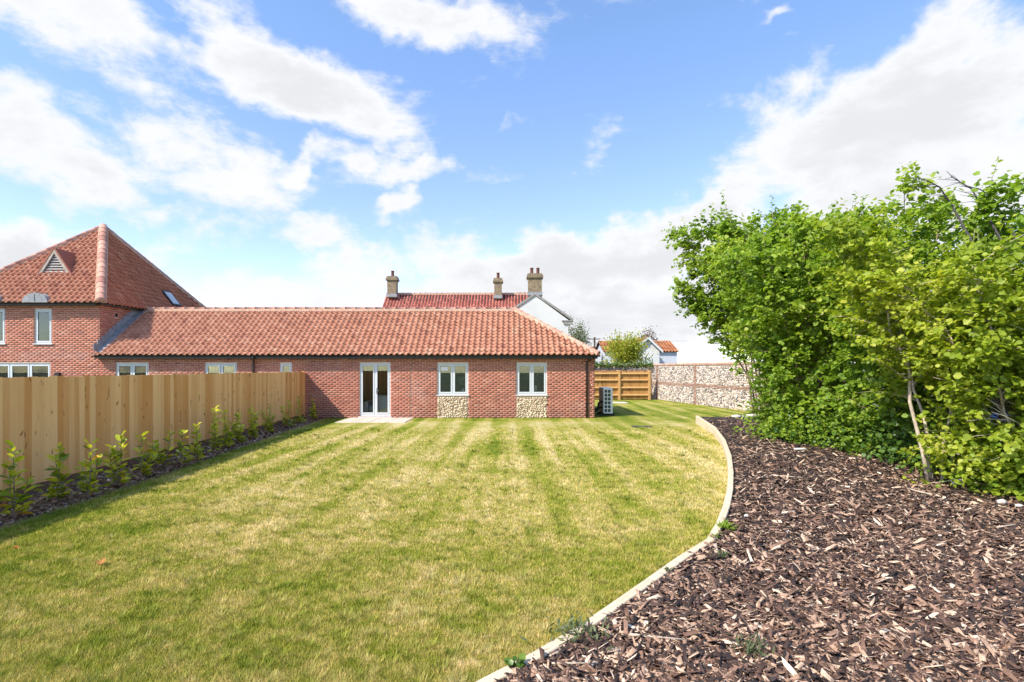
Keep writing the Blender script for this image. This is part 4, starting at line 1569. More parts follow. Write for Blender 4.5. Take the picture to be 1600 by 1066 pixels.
# ------------------------------------------------------------------ heat pump, drain cover, small slab
def heat_pump():
    x0, x1 = gp(943, 650).x, gp(957.5, 650).x
    y0, y1 = 22.2, 23.3
    H = 1.14
    root = thing('heat_pump', 'white air source heat pump standing on rails beside the house corner', 'heat pump', ((x0 + x1) / 2, 22.7, 0))
    rounded_box(MB(), x0, x1, y0, y1, 0.09, H, 0.012).build('casing', M['pump_white'], root)
    MB().box(x0 - 0.006, x0 - 0.002, y0 + 0.02, y1 - 0.02, 0.11, H - 0.03).build('back_panel', M['pump_grey'], root)
    gw = (x1 - x0)
    MB().box(x0 + 0.03, x1 - 0.075, y0 - 0.004, y0 - 0.001, 0.14, H - 0.06).build('grille_void', M['pump_grille'], root)
    xa, xb = x0 + 0.03, x1 - 0.075
    for k in range(7):
        z = 0.14 + (H - 0.20) * k / 6
        MB().box(xa, xb, y0 - 0.016, y0 - 0.005, z - 0.016, z + 0.016).build('grille_bar', M['pump_white'], root)
    for t in (0, 0.5, 1):
        x = xa + (xb - xa) * t
        MB().box(x - 0.014, x + 0.014, y0 - 0.019, y0 - 0.0165, 0.124, H - 0.044).build('grille_bar', M['pump_white'], root)
    for y in (y0 + 0.1, y1 - 0.2):
        MB().box(x0 - 0.10, x1 + 0.10, y, y + 0.09, 0.0, 0.088).build('foot_rail', M['rubber'], root)
    mb = MB()
    mb.tube([(x0 - 0.004, y0 + 0.25, 0.55), (x0 - 0.10, y0 + 0.22, 0.56), (x0 - 0.17, y0 + 0.2, 0.48), (x0 - 0.19, y0 + 0.2, 0.30), (WX1 + 0.02, y0 + 0.2, 0.22)], 0.045, 8)
    mb.build('insulated_pipe', M['rubber'], root, True)
    MB().tube([(x0 - 0.004, y0 + 0.4, 0.32), (x0 - 0.14, y0 + 0.36, 0.30), (x0 - 0.2, y0 + 0.3, 0.2), (WX1 + 0.02, y0 + 0.3, 0.1)], 0.04, 8).build('insulated_pipe', M['rubber'], root, True)
    b = thing('pipe_cover_box', 'small white pipe box fixed between brick wall and heat pump', 'box', (WX1 + 0.1, 22.5, 0))
    rounded_box(MB(), WX1 + 0.01, WX1 + 0.13, 22.32, 22.5, 0.34, 0.62, 0.01).build('box', M['pump_white'], b)
    MB().box(WX1 + 0.02, WX1 + 0.12, 22.30, 22.32, 0.36, 0.60).build('lid', M['pump_white'], b)
    c = thing('green_tub', 'green plastic tub tucked between brick wall and heat pump', 'tub', (WX1 + 0.1, 22.33, 0))
    MB().lathe([(0.055, 0.0), (0.07, 0.2), (0.068, 0.27)], WX1 + 0.10, 22.20, 12).build('body', M['green_plastic'], c, True)
    MB().lathe([(0.075, 0.272), (0.075, 0.295)], WX1 + 0.10, 22.20, 12).build('rim', M['green_plastic'], c)


heat_pump()
q = gp(1003, 667)
dc = thing('drain_cover', 'small dark oblong drain cover set flush in the lawn', 'drain cover', tuple(q))
MB().box(q.x - 0.33, q.x + 0.33, q.y - 0.22, q.y + 0.22, -0.02, 0.012).build('frame', M['iron'], dc)
MB().box(q.x - 0.29, q.x + 0.29, q.y - 0.18, q.y + 0.18, 0.0125, 0.016).build('lid', M['iron'], dc)
q = gp(972, 629.5)
mb = MB()
rounded_box(mb, q.x - 0.75, q.x + 0.25, q.y - 0.5, q.y + 0.5, -0.02, 0.03, 0.01)
tag(mb.build('paving_slab', M['slab']), 'single pale slab lying in the grass before the back fence', 'paving slab')


# ------------------------------------------------------------------ back fence and flint wall
def back_fence():
    Y = 33.5
    root = thing('panel_fence', 'orange-brown timber fence with rails and posts in front of the flint wall', 'fence', (6.2, Y, 0))
    X0, X1 = 3.2, 8.62
    w = 0.115
    me = MB().box(0.002, w - 0.003, 0.0, 0.018, 0.06, 1.80).mesh('board')
    x = X0
    while x < X1 - 0.05:
        link('board', me, M['fence_new'], root, Matrix.Translation((x, Y + 0.08 + random.uniform(0, 0.006), random.gauss(0, 0.004))))
        x += w
    for px in (874, 920, 967.5, 1014.5):
        X = (px - 800) / F * Y
        MB().box(X - 0.065, X + 0.065, Y - 0.06, Y + 0.078, -0.1, 1.82).build('post', M['fence_rail'], root)
    posts = [(px - 800) / F * Y for px in (874, 920, 967.5, 1014.5)]
    for py in (583.5, 593.5, 605.5, 617):
        z = HC - (py - HOR) * Y / F
        for a, b in zip(posts[:-1], posts[1:]):
            mb = MB()
            mb.quadbox([(a + 0.07, Y - 0.02, z - 0.045), (b - 0.07, Y - 0.02, z - 0.045), (b - 0.07, Y + 0.078, z - 0.045), (a + 0.07, Y + 0.078, z - 0.045), (a + 0.07, Y - 0.0, z + 0.03), (b - 0.07, Y - 0.0, z + 0.03), (b - 0.07, Y + 0.078, z + 0.045), (a + 0.07, Y + 0.078, z + 0.045)])
            mb.build('rail', M['fence_rail'], root)


back_fence()


def flint_wall():
    A, B, D_, E = Vector((2.5, 34.9, 0)), Vector((8.95, 34.5, 0)), Vector((10.5, 25.6, 0)), Vector((11.9, 19.6, 0))
    H = 2.12
    root = thing('flint_wall', 'old garden wall of pale flints with red brick piers and coping', 'wall', (9.7, 30, 0))
    for si, (p, q) in enumerate(((A, B), (B, D_), (D_, E))):
        d = (q - p)
        Ln = d.length
        ang = math.atan2(d.y, d.x)
        Mx = Matrix.Translation(p) @ Matrix.Rotation(ang, 4, 'Z')
        MB().box(0, Ln, 0.0, 0.35, -0.1, H).build('core', M['mortar'], root).data.transform(Mx)
        V, Q, Rn = flint_panel(None, 0.0, Ln, 0.0, H - 0.04, -0.004, None, 0.085 if si < 2 else 0.12)
        # leave room for the brick band and piers
        c = V.reshape(-1, 12, 3).mean(1)
        band = (np.abs(c[:, 2] - 1.02) < 0.09 * (0.4 + 0.9 * rng.random(len(c)))) if si > 0 else np.zeros(len(c), bool)
        piers = [0.62, 5.3] if si == 1 else ([2.2] if si == 2 else [])
        pm = np.zeros(len(c), bool)
        for u in piers:
            pm |= (np.abs(c[:, 0] - u) < 0.14)
        keep = ~(band | pm)
        V = V.reshape(-1, 12, 3)[keep].reshape(-1, 3)
        n = keep.sum()
        Q = np.concatenate([Q[:20] + 12 * i for i in range(n)])
        Rn = Rn.reshape(-1, 12)[keep].ravel()
        m3 = np.array(Mx.to_3x3())
        W = V @ m3.T + np.array(p)
        joined('flints', W, Q, Rn, M['flint'], root)
        if si > 0:
            regions = [(0.0, Ln, 0.92, 1.12)] + [(u - 0.14, u + 0.14, 0.0, H) for u in piers]
            for k, (a, b, z0, z1) in enumerate(regions):
                hs = [(u - 0.14, u + 0.14, 0, H) for u in piers] if k == 0 else []
                V, Q, Rn = brick_rows(a, b, z0, z1, hs, lambda u, o, z: tuple(Mx @ Vector((u, -o - 0.012, z))), 0.012)
                joined('brick_band' if k == 0 else 'brick_pier', V, Q, Rn, M['brick_old'], root)
        # coping of bricks on edge
        u = 0.0
        VV, QQ, RR_ = [], [], []
        while u < Ln - 0.1:
            o = len(VV)
            h = 0.11 + random.uniform(-0.012, 0.012)
            w = 0.105
            for z in (H, H + h):
                for (x, y) in ((u, -0.05), (u + w, -0.05), (u + w, 0.38), (u, 0.38)):
                    VV.append(tuple(Mx @ Vector((x, y, z))))
            QQ += [(o + 4, o + 5, o + 6, o + 7), (o, o + 1, o + 5, o + 4), (o + 1, o + 2, o + 6, o + 5), (o + 2, o + 3, o + 7, o + 6), (o + 3, o, o + 4, o + 7)]
            RR_ += [0.4 + 0.6 * random.random()] * 8
            u += 0.115
        joined('coping', np.array(VV), np.array(QQ), np.array(RR_), M['brick_old'], root)


flint_wall()


# ------------------------------------------------------------------ plants
def bezier(a, b, c, n):
    return [a * (1 - t) ** 2 + b * 2 * t * (1 - t) + c * t * t for t in np.linspace(0, 1, n)]


def gap_mask(P):
    """thin places low in the hedge where one looks through"""
    d = P[:, 1] * 0 + 1
    keep = np.ones(len(P), bool)
    # low opening between two of the hazels
    keep &= ~((P[:, 0] > 5.8) & (P[:, 0] < 10.5) & (np.abs(P[:, 1] - (P[:, 0] / 0.897)) < 0.22) & (P[:, 2] > 1.93 - 0.100 * P[:, 1]) & (P[:, 2] < 1.93 - 0.052 * P[:, 1]))
    return keep


def hazel(label, base, height, spread, n_stems, n_branch, lean=(0, 0), leaf_len=0.085, mat='hazel', stem_mat='bark_stem', low=0.12, r0=0.035, twigs=6, per=10, cut=None, name='hazel_tree', drop=0.15, dead=None):
    global rng
    random.seed(int(base[0] * 100 + base[1] * 7))
    rng = np.random.default_rng(int(base[0] * 100 + base[1] * 7))
    root = thing(name, label, 'tree', tuple(base), 'hazels along the back of the mulch bed')
    base = np.array(base, float)
    tr = MB()
    tw = MB()
    LP, LD = [], []
    for s in range(n_stems):
        a = 2 * math.pi * (s + random.uniform(-0.3, 0.3)) / n_stems
        rad = spread * random.uniform(0.35, 1.0)
        h = height * random.uniform(0.72, 1.0) * (1 - 0.12 * (rad / spread))
        off = np.array([math.cos(a), math.sin(a), 0.0])
        p0 = base + off * random.uniform(0.05, 0.28)
        p0[2] = base[2] - 0.05
        p2 = base + off * rad + np.array([lean[0], lean[1], h])
        p1 = base + off * rad * random.uniform(0.25, 0.5) + np.array([lean[0] * 0.3, lean[1] * 0.3, h * random.uniform(0.5, 0.65)])
        pts = np.array(bezier(p0, p1, p2, 12))
        pts[1:-1] += rng.normal(0, 0.035, (10, 3))
        rr = np.linspace(r0 * random.uniform(0.7, 1.2), 0.006, 12)
        tr.tube(pts, rr, 6)
        for b in range(n_branch):
            t = low + (1 - low) * random.random() ** 0.8
            k = t * 11
            i = min(int(k), 10)
            q = pts[i] + (pts[i + 1] - pts[i]) * (k - i)
            tdir = unit(pts[i + 1] - pts[i])
            an = random.uniform(0, 6.28)
            o2 = unit(np.array([math.cos(an), math.sin(an), 0.0]) + off * 0.6)
            Lb = random.uniform(0.45, 1.25) * (1.15 - 0.55 * t) * (spread / 2.0) ** 0.5
            up = random.uniform(0.05, 0.75) if t > 0.3 else random.uniform(-0.1, 0.4)
            d = unit(o2 + tdir * up + np.array([0, 0, 0.12]))
            e = q + d * Lb
            m = q + d * Lb * 0.5 + np.array([0, 0, 0.10 * Lb])
            e = e - np.array([0, 0, drop * Lb * random.random()])
            bp = np.array(bezier(q, m, e, 5))
            tw.tube(bp, np.linspace(0.010 * (1.2 - 0.6 * t), 0.003, 5), 3, False)
            for k2 in range(twigs):
                tt = random.uniform(0.2, 1.0)
                kk = tt * 4
                ii = min(int(kk), 3)
                b0 = bp[ii] + (bp[ii + 1] - bp[ii]) * (kk - ii)
                td = unit(unit(bp[ii + 1] - bp[ii]) * 0.8 + rng.normal(0, 0.6, 3) + np.array([0, 0, 0.15]))
                Lt = random.uniform(0.18, 0.46)
                e2 = b0 + td * Lt
                for l in range(per):
                    f = (l + random.random()) / per
                    pp = b0 + td * Lt * f + rng.normal(0, 0.02, 3)
                    sd = unit(np.cross(td, np.array([0, 0, 1.0]) + rng.normal(0, 0.3, 3)))
                    LP.append(pp)
                    LD.append(unit(td * 0.45 + sd * (1 if l % 2 else -1) * 0.9 + rng.normal(0, 0.35, 3) + np.array([0, 0, -0.22])))
        # leading shoot at the top
        e = pts[-1]
        td = unit(unit(pts[-1] - pts[-3]) + np.array([0, 0, 0.9]) + rng.normal(0, 0.15, 3))
        Ls = random.uniform(0.3, 0.75)
        tw.tube([e, e + td * Ls], [0.005, 0.002], 3, False)
        for l in range(12):
            f = l / 11
            LP.append(e + td * Ls * f)
            an = l * 2.4
            LD.append(unit(np.array([math.cos(an), math.sin(an), 0.05]) + td * 0.3))
    LP, LD = np.array(LP), np.array(LD)
    k = gap_mask(LP) & (LP[:, 2] > base[2] + 0.06)
    LP, LD = LP[k], LD[k]
    n = len(LP)
    N = unit(np.array([-0.35, -0.25, 1.0]) + rng.normal(0, 0.55, (n, 3)))
    L = leaf_len * np.clip(rng.normal(0.92, 0.26, n), 0.35, 1.45)
    V, Q = leaf_soup(LP, LD, N, L, L * rng.uniform(0.40, 0.50, n), 0.22, 0.12)
    # colour drifts by clump
    cl = 0.5 + 0.28 * np.sin(LP[:, 0] * 2.1 + 1.3) * np.sin(LP[:, 1] * 1.7) + 0.12 * np.sin(LP[:, 2] * 2.6)
    r = np.clip(cl + rng.normal(0, 0.22, n), 0, 1)
    crown = link('crown', np_mesh('crown', V, Q, np.repeat(r, 6)), M[mat], root)
    trunk = tr.build('trunk', M[stem_mat], root, True)
    tw.build('branches', M[stem_mat], root)['kind'] = 'stuff'
    if dead is not None:
        dt = MB()
        for (p, tips) in dead:
            p = np.array(p, float)
            pts = [p - np.array([0, 0.6, 1.3]), p - np.array([0, 0, 0.25])]
            for tq in tips:
                pts.append(np.array(tq, float) - np.array([0, 0, 0.25]))
            dt.tube(pts, np.linspace(0.022, 0.006, len(pts)), 5)
            for i in range(2, len(pts)):
                for k in range(7):
                    f = random.random()
                    q = pts[i - 1] + (pts[i] - pts[i - 1]) * f
                    e = q + np.array([-random.uniform(0.12, 0.36), random.uniform(-0.1, 0.1), random.uniform(-0.06, 0.12)])
                    dt.tube([q, e], [0.007, 0.003], 3)
        dt.build('dead_branch', M['dead_twig'], root)
    return n


def zb(x, y):
    return bedz(y) - 0.02


nl = 0
nl += hazel('leaning many-stemmed hazel at the flint wall end of the mulch bed', (9.2, 20.0, zb(0, 19.3)), 6.9, 3.2, 11, 50, (-1.0, -1.3), 0.115, low=0.34)
nl += hazel('dense hazel arching over the far corner of the mulch bed', (8.5, 17.0, zb(0, 17)), 7.2, 2.6, 9, 50, (-0.7, -0.2), 0.108, low=0.30)
nl += hazel('bushy hazel with green leaves down to the bark chips', (7.6, 13.9, zb(0, 14)), 6.35, 2.1, 10, 50, (-0.2, -0.2), 0.098, low=0.03)
nl += hazel('hazel filling the middle of the row above ivy undergrowth', (8.2, 11.5, zb(0, 12)), 5.95, 2.1, 9, 52, (-0.1, -0.2), 0.092, low=0.05, mat='hazel')
nl += hazel('yellow-green hazel with a pale bare trunk beside the mulch edge', (6.95, 8.9, zb(0, 9)), 4.6, 1.5, 4, 66, (0.1, 0.3), 0.080, mat='hazel_yellow', stem_mat='pale_stem', low=0.30, r0=0.032)
nl += hazel('yellow-green hazel with leafy shoots around its pale stems', (7.6, 8.1, zb(0, 8)), 4.5, 1.8, 7, 66, (0.25, 0.0), 0.080, mat='hazel_yellow', stem_mat='pale_stem', low=0.0,
            dead=[((7.6, 9.4, 5.0), [(7.35, 9.35, 5.30), (7.05, 9.3, 5.42)]), ((8.1, 9.4, 5.0), [(7.95, 9.4, 5.28), (7.55, 9.35, 5.48)]), ((8.4, 9.4, 4.95), [(8.3, 9.4, 5.15), (8.05, 9.4, 5.3)])])
nl += hazel('thick hazel beyond the pale-stemmed pair closing the row', (9.0, 7.5, zb(0, 7)), 3.9, 1.7, 7, 46, (0.1, 0.0), 0.08, mat='hazel_yellow', stem_mat='pale_stem', low=0.05)
nl += hazel('hazel between the dense arching one and the bushy one', (8.9, 15.4, zb(0, 15)), 6.3, 2.2, 8, 44, (-0.3, 0.0), 0.105, low=0.15)
nl += hazel('hazel in the second row between the bushy one and the pale-stemmed pair', (9.4, 10.0, zb(0, 10)), 4.9, 1.9, 7, 42, (0.0, 0.0), 0.09, mat='hazel', low=0.08)
print('hazel leaves', nl)


def leafy_patch(name, label, cat, cx, cy, rx, ry, h, n, L, mat, z0, kind=None, group=None, wl=0.42):
    P = np.stack([cx + rng.normal(0, rx, n), cy + rng.normal(0, ry, n), z0 + np.abs(rng.normal(0, h, n))], 1)
    k = gap_mask(P)
    P = P[k]
    n = len(P)
    D = unit(rng.normal(0, 1, (n, 3)) * np.array([1, 1, 0.5]))
    N = unit(np.array([-0.2, -0.4, 1.0]) + rng.normal(0, 0.5, (n, 3)))
    ll = L * rng.uniform(0.6, 1.3, n)
    V, Q = leaf_soup(P, D, N, ll, ll * wl, 0.2, 0.1)
    o = link(name, np_mesh(name, V, Q, np.repeat(rng.random(n), 6)), M[mat])
    return tag(o, label, cat, group, kind)


def hedge_bottom():
    # ivy and brambles under the hazels: ground cover, one mass each of dark and light leaves
    dark = [(7.2, 13.4), (7.6, 12.4), (7.9, 11.4), (7.7, 10.3), (7.9, 9.6), (8.6, 14.8), (9.3, 16.6), (9.9, 18.6), (10.6, 20.3), (9.0, 12.0), (9.2, 10.0), (9.4, 8.6), (9.6, 7.6)]
    light = [(7.35, 8.3), (7.7, 7.9), (7.9, 7.5), (8.3, 7.2), (7.6, 8.8), (8.4, 7.9), (8.0, 8.6), (7.0, 13.6), (6.9, 14.3), (7.3, 12.8), (7.6, 11.9)]
    for (pts, nm, mat, lb, hh, n0, ln) in ((dark, 'undergrowth', 'ivy', 'dark ivy and bramble undergrowth below the hazels', 0.45, 1100, 0.09), (light, 'suckers', 'hazel', 'bright green suckers and low shoots at the hazel feet', 0.50, 900, 0.085)):
        VV, QQ, RR_ = [], [], []
        base = 0
        for (x, y) in pts:
            n = n0
            P = np.stack([x + rng.normal(0, 0.34, n), y + rng.normal(0, 0.40, n), zb(0, y) + 0.02 + np.abs(rng.normal(0, hh, n))], 1)
            P = P[gap_mask(P)]
            n = len(P)
            D = unit(rng.normal(0, 1, (n, 3)) * np.array([1, 1, 0.5]))
            N = unit(np.array([-0.4, -0.3, 1.0]) + rng.normal(0, 0.5, (n, 3)))
            L = ln * rng.uniform(0.5, 1.3, n)
            V, Q = leaf_soup(P, D, N, L, L * 0.42, 0.2, 0.1)
            VV.append(V)
            QQ.append(Q + base)
            RR_.append(np.repeat(np.clip(rng.beta(2, 2.2, n), 0, 1), 6))
            base += len(V)
        o = link(nm, np_mesh(nm, np.concatenate(VV), np.concatenate(QQ), np.concatenate(RR_)), M[mat])
        tag(o, lb, 'undergrowth', kind='stuff')


hedge_bottom()


# ---- young laurels along the fence
def laurels():
    zs = [((75, 800), 435), ((280, 720), 440), ((440, 695), 420), ((600, 640), 385), ((710, 600), 385), ((820, 550), 370), ((905, 540), 360), ((990, 510), 335),
          ((1070, 470), 250), ((1130, 450), 265), ((1195, 430), 280), ((1262, 402), 250), ((1345, 375), 240), ((1440, 345), 220), ((1495, 328), 200), ((1570, 308), 210)]
    labels = ['young laurel with one bright orange leaf near its foot', 'young laurel with a low spreading skirt, next to the orange-leaved one', 'broad young laurel with dark lower leaves in front of the fence',
              'young laurel with a pale yellow-green top beside the broad dark one', 'narrow young laurel with a tufted crown against the fence boards', 'thin young laurel leaning open into two shoots', 'upright young laurel standing among the middle of the fence row',
              'young laurel with several pointed shoots in the middle of the row', 'tall sparse laurel with dark small leaves by the fence', 'yellowing young laurel next to the tall sparse one', 'short upright laurel between two taller yellowing ones',
              'loose yellow-topped laurel some way from the brick wall', 'tall light green laurel third from the brick wall', 'bushy laurel next but one to the fence end', 'laurel at the end post of the board fence', 'small dark laurel with brown leaves against the brick wall']
    # one shared leaf mesh for singly built leaves
    v, q = leaf_soup(np.zeros((1, 3)), np.array([[0, 1.0, 0]]), np.array([[0, 0, 1.0]]), np.array([1.0]), np.array([0.24]), 0.35, 0.10)
    lm = np_mesh('leaf', v, q)
    for i, ((bx, by), top) in enumerate(zs):
        px, py = bx / 3.2, 560 + by / 3.2
        b = gp(px, py, 0.015)
        tz = at(px, 560 + top / 3.2, b.y).z
        H = max(0.5, tz)
        root = thing('laurel_shrub', labels[i], 'shrub', tuple(b), 'young laurels along the board fence')
        st = MB()
        LP, LD, LL_ = [], [], []
        ns = random.choice([2, 3, 3, 4])
        for s in range(ns):
            h = H * (1.0 if s == 0 else random.uniform(0.3, 0.85))
            a = random.uniform(0, 6.28)
            tip = Vector((b.x + math.cos(a) * 0.10 * (s > 0) * 1.3 + random.gauss(0, 0.03), b.y + math.sin(a) * 0.22 * (s > 0) + random.gauss(0, 0.05), h))
            mid = b.lerp(tip, 0.5) + Vector((random.gauss(0, 0.02), random.gauss(0, 0.02), 0))
            st.tube([b, mid, tip], [0.011, 0.008, 0.004], 5)
            nlv = int(random.uniform(15, 25) * h / 0.9) + 5
            for l in range(nlv):
                t = 0.10 + 0.9 * ((l + random.random() * 0.6) / nlv)
                p = (b.lerp(mid, t * 2) if t < 0.5 else mid.lerp(tip, t * 2 - 1))
                an = l * 2.4 + random.gauss(0, 0.3)
                up = 0.15 + 0.75 * t + random.gauss(0, 0.2)
                d = Vector((math.cos(an), math.sin(an), up)).normalized()
                LP.append(np.array(p))
                LD.append(np.array(d))
                LL_.append(random.uniform(0.115, 0.18) * (0.85 + 0.3 * (1 - t)))
        # skirt of leaves near the ground
        for l in range(random.choice([12, 18, 26])):
            an = random.uniform(0, 6.28)
            rr = random.uniform(0.02, 0.16)
            LP.append(np.array([b.x + math.cos(an) * rr, b.y + math.sin(an) * rr, random.uniform(0.05, 0.28)]))
            LD.append(np.array(Vector((math.cos(an), math.sin(an), random.uniform(0, 0.7))).normalized()))
            LL_.append(random.uniform(0.09, 0.14))
        st.build('stem', M['bark_stem'], root)
        LP, LD, LL_ = np.array(LP), np.array(LD), np.array(LL_)
        # keep leaves on the lawn side of the boards
        nrm = np.array([fdir.y, -fdir.x, 0])
        dist = (LP + LD * LL_[:, None] - np.array(FENCE_A)) @ nrm
        ok = dist > 0.04
        LP, LD, LL_ = LP[ok], LD[ok], LL_[ok]
        n = len(LP)
        N = unit(np.array([0.0, 0, 1.0]) + rng.normal(0, 0.35, (n, 3)))
        if i < 7:
            for k in range(n):
                D = Vector(LD[k])
                S = D.cross(Vector(N[k])).normalized()
                Nn = S.cross(D)
                s = LL_[k]
                mm = Matrix(((S.x * s, D.x * s, Nn.x * s, LP[k][0]), (S.y * s, D.y * s, Nn.y * s, LP[k][1]), (S.z * s, D.z * s, Nn.z * s, LP[k][2]), (0, 0, 0, 1)))
                link('leaf', lm, M['laurel_obj'], root, mm)
            if i == 0:
                l1 = link('leaf', lm.copy(), None, root, Matrix.Translation((b.x + 0.02, b.y - 0.12, 0.26)) @ Matrix.Rotation(1.9, 4, 'Z') @ Matrix.Rotation(-0.6, 4, 'X') @ Matrix.Scale(0.13, 4))
                l1.data.materials.clear()
                l1.data.materials.append(plain('orange_leaf', (0.75, 0.28, 0.02), 0.5))
                l1['label'] = 'bright orange dying leaf'
        else:
            V, Q = leaf_soup(LP, LD, N, LL_, LL_ * 0.25, 0.35, 0.1)
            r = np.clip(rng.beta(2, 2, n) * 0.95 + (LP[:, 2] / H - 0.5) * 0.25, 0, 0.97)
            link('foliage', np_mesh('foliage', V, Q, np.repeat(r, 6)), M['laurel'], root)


laurels()


# ---- weeds, twigs, stones on the mulch, dry leaves on the lawn
def weed(label, p, n, L, spread, mat='ivy', wl=0.14, h=0.06, name='weed'):
    root = thing(name, label, 'weed', tuple(p), 'weeds in the mulch bed')
    P = np.array(p)[None, :] + np.stack([rng.normal(0, spread, n), rng.normal(0, spread, n), rng.uniform(0.0, h, n)], 1)
    D = unit(np.stack([rng.normal(0, 1, n), rng.normal(0, 1, n), rng.uniform(0.2, 1.2, n)], 1))
    ll = L * rng.uniform(0.6, 1.3, n)
    V, Q = leaf_soup(P, D, unit(rng.normal(0, 0.4, (n, 3)) + np.array([0, 0, 1])), ll, ll * wl, 0.2)
    link('foliage', np_mesh('foliage', V, Q, np.repeat(rng.random(n), 6)), M[mat], root)
    st = MB()
    for k in range(5):
        st.tube([p, Vector(P[k]) + Vector((0, 0, 0.02))], 0.003, 4)
    st.build('stem', M['ivy'], root)


weed('bright green grassy weed at the sharp bend of the edging', gpb(1133, 826), 90, 0.08, 0.05, 'hazel', 0.10, 0.03)
weed('small green weed growing at the very corner of the timber bend', gpb(1116, 842), 30, 0.05, 0.03, 'hazel', 0.14)
weed('sprawling grey-green weed hugging the timber edging', gpb(905, 992), 150, 0.06, 0.10, 'birch', 0.14, 0.05)
weed('feathery weed in open bark chips away from the edging', gpb(1172, 1020), 80, 0.06, 0.06, 'birch', 0.10, 0.05)
weed('thin weed sprig in bark chips a step from the timber bend', gpb(1128, 872), 40, 0.05, 0.04, 'birch', 0.12, 0.05)
weed('round-leaved green weed against the timber edging', gpb(806, 1044), 14, 0.055, 0.02, 'ivy', 0.46, 0.04)
weed('tiny weed between timber edging and bark chips', gpb(1042, 893), 26, 0.035, 0.02, 'birch', 0.2, 0.03)


def twig(label, a, b, r, mat='pale_stem'):
    mid = (a + b) / 2 + Vector((random.gauss(0, 0.02), random.gauss(0, 0.02), 0.012))
    mb = MB().tube([a + Vector((0, 0, 0.015)), mid, b + Vector((0, 0, 0.02))], [r, r * 0.9, r * 0.5], 6)
    tag(mb.build('fallen_twig', M[mat], None, True), label, 'twig', 'sticks lying on the mulch')


twig('long pale stick lying on bark chips near the timber edging', gpb(985, 995), gpb(1070, 1004), 0.010)
twig('thin tan stick between sprawling weed and bark chips', gpb(862, 1040), gpb(935, 1041), 0.007)
twig('bent pale stick lying below the yellow-green hazels', gpb(1418, 765), gpb(1470, 778), 0.016)
twig('long thin pale stick in the open bark chips', gpb(1392, 985), gpb(1475, 1025), 0.007)
twig('whitish stick lying flat midway across the bark chips', gpb(1205, 744), gpb(1255, 748), 0.014)
twig('slender stick near the pale bare hazel trunk', gpb(1558, 826), gpb(1600, 820), 0.010)


def stone(label, p, sx, sy, sz, name='pale_stone'):
    bm_v = []
    V0 = np.array([(0, 0, 1), (0.894, 0, 0.447), (0.276, 0.851, 0.447), (-0.724, 0.526, 0.447), (-0.724, -0.526, 0.447), (0.276, -0.851, 0.447),
                   (0.724, 0.526, -0.447), (-0.276, 0.851, -0.447), (-0.894, 0, -0.447), (-0.276, -0.851, -0.447), (0.724, -0.526, -0.447), (0, 0, -1)])
    F0 = np.array([(0, 1, 2), (0, 2, 3), (0, 3, 4), (0, 4, 5), (0, 5, 1), (1, 6, 2), (2, 7, 3), (3, 8, 4), (4, 9, 5), (5, 10, 1), (2, 6, 7), (3, 7, 8), (4, 8, 9), (5, 9, 10), (1, 10, 6), (6, 11, 7), (7, 11, 8), (8, 11, 9), (9, 11, 10), (10, 11, 6)])
    v = V0 * (1 + rng.normal(0, 0.14, (12, 1))) * np.array([sx, sy, sz]) + np.array([p.x, p.y, p.z + sz * 0.55])
    tag(link(name, np_mesh(name, v, F0), M['stone']), label, 'stone', 'pale stones edging the mulch')


stone('flat whitish stone at the mulch edge under the leaning hazel', gpb(1205, 667), 0.17, 0.14, 0.07)
stone('long pale stone lying at the foot of the bushy hazel', gpb(1252, 703), 0.19, 0.06, 0.035)
stone('pale stone among ivy in front of the hazel row', gpb(1425, 722), 0.16, 0.12, 0.07)
stone('broken pale stone under the leafy pale-stemmed hazel', gpb(1508, 757), 0.20, 0.12, 0.06)
stone('chunky white stone at the foot of the last hazels', gpb(1566, 787), 0.075, 0.06, 0.045)
stone('small white stone beside the chunky white one', gpb(1592, 792), 0.05, 0.04, 0.03)
stone('long white stone on the far edge of the mulch', gpb(1178, 651.5), 0.40, 0.16, 0.07)
stone('white stone on the mulch edge beside the long far one', gpb(1150, 652), 0.22, 0.14, 0.06)
stone('small round white pebble lying on open bark chips', gpb(1166, 808), 0.035, 0.03, 0.025)

v, q = leaf_soup(np.zeros((1, 3)), np.array([[0, 1.0, 0]]), np.array([[0, 0, 1.0]]), np.array([1.0]), np.array([0.42]), 0.5, 0.2)
dl = np_mesh('dry_leaf', v, q)
for (px, py, s, a, lb) in ((158, 882, 0.10, 0.8, 'curled rust-brown dry leaf lying on the open lawn'), (30, 856, 0.06, 2.0, 'small rusty leaf on the grass near the planting bed')):
    p = gp(px, py, 0.035)
    o = link('dry_leaf', dl, M['dry'], None, Matrix.Translation(p) @ Matrix.Rotation(a, 4, 'Z') @ Matrix.Rotation(0.2, 4, 'X') @ Matrix.Scale(s, 4))
    tag(o, lb, 'leaf')


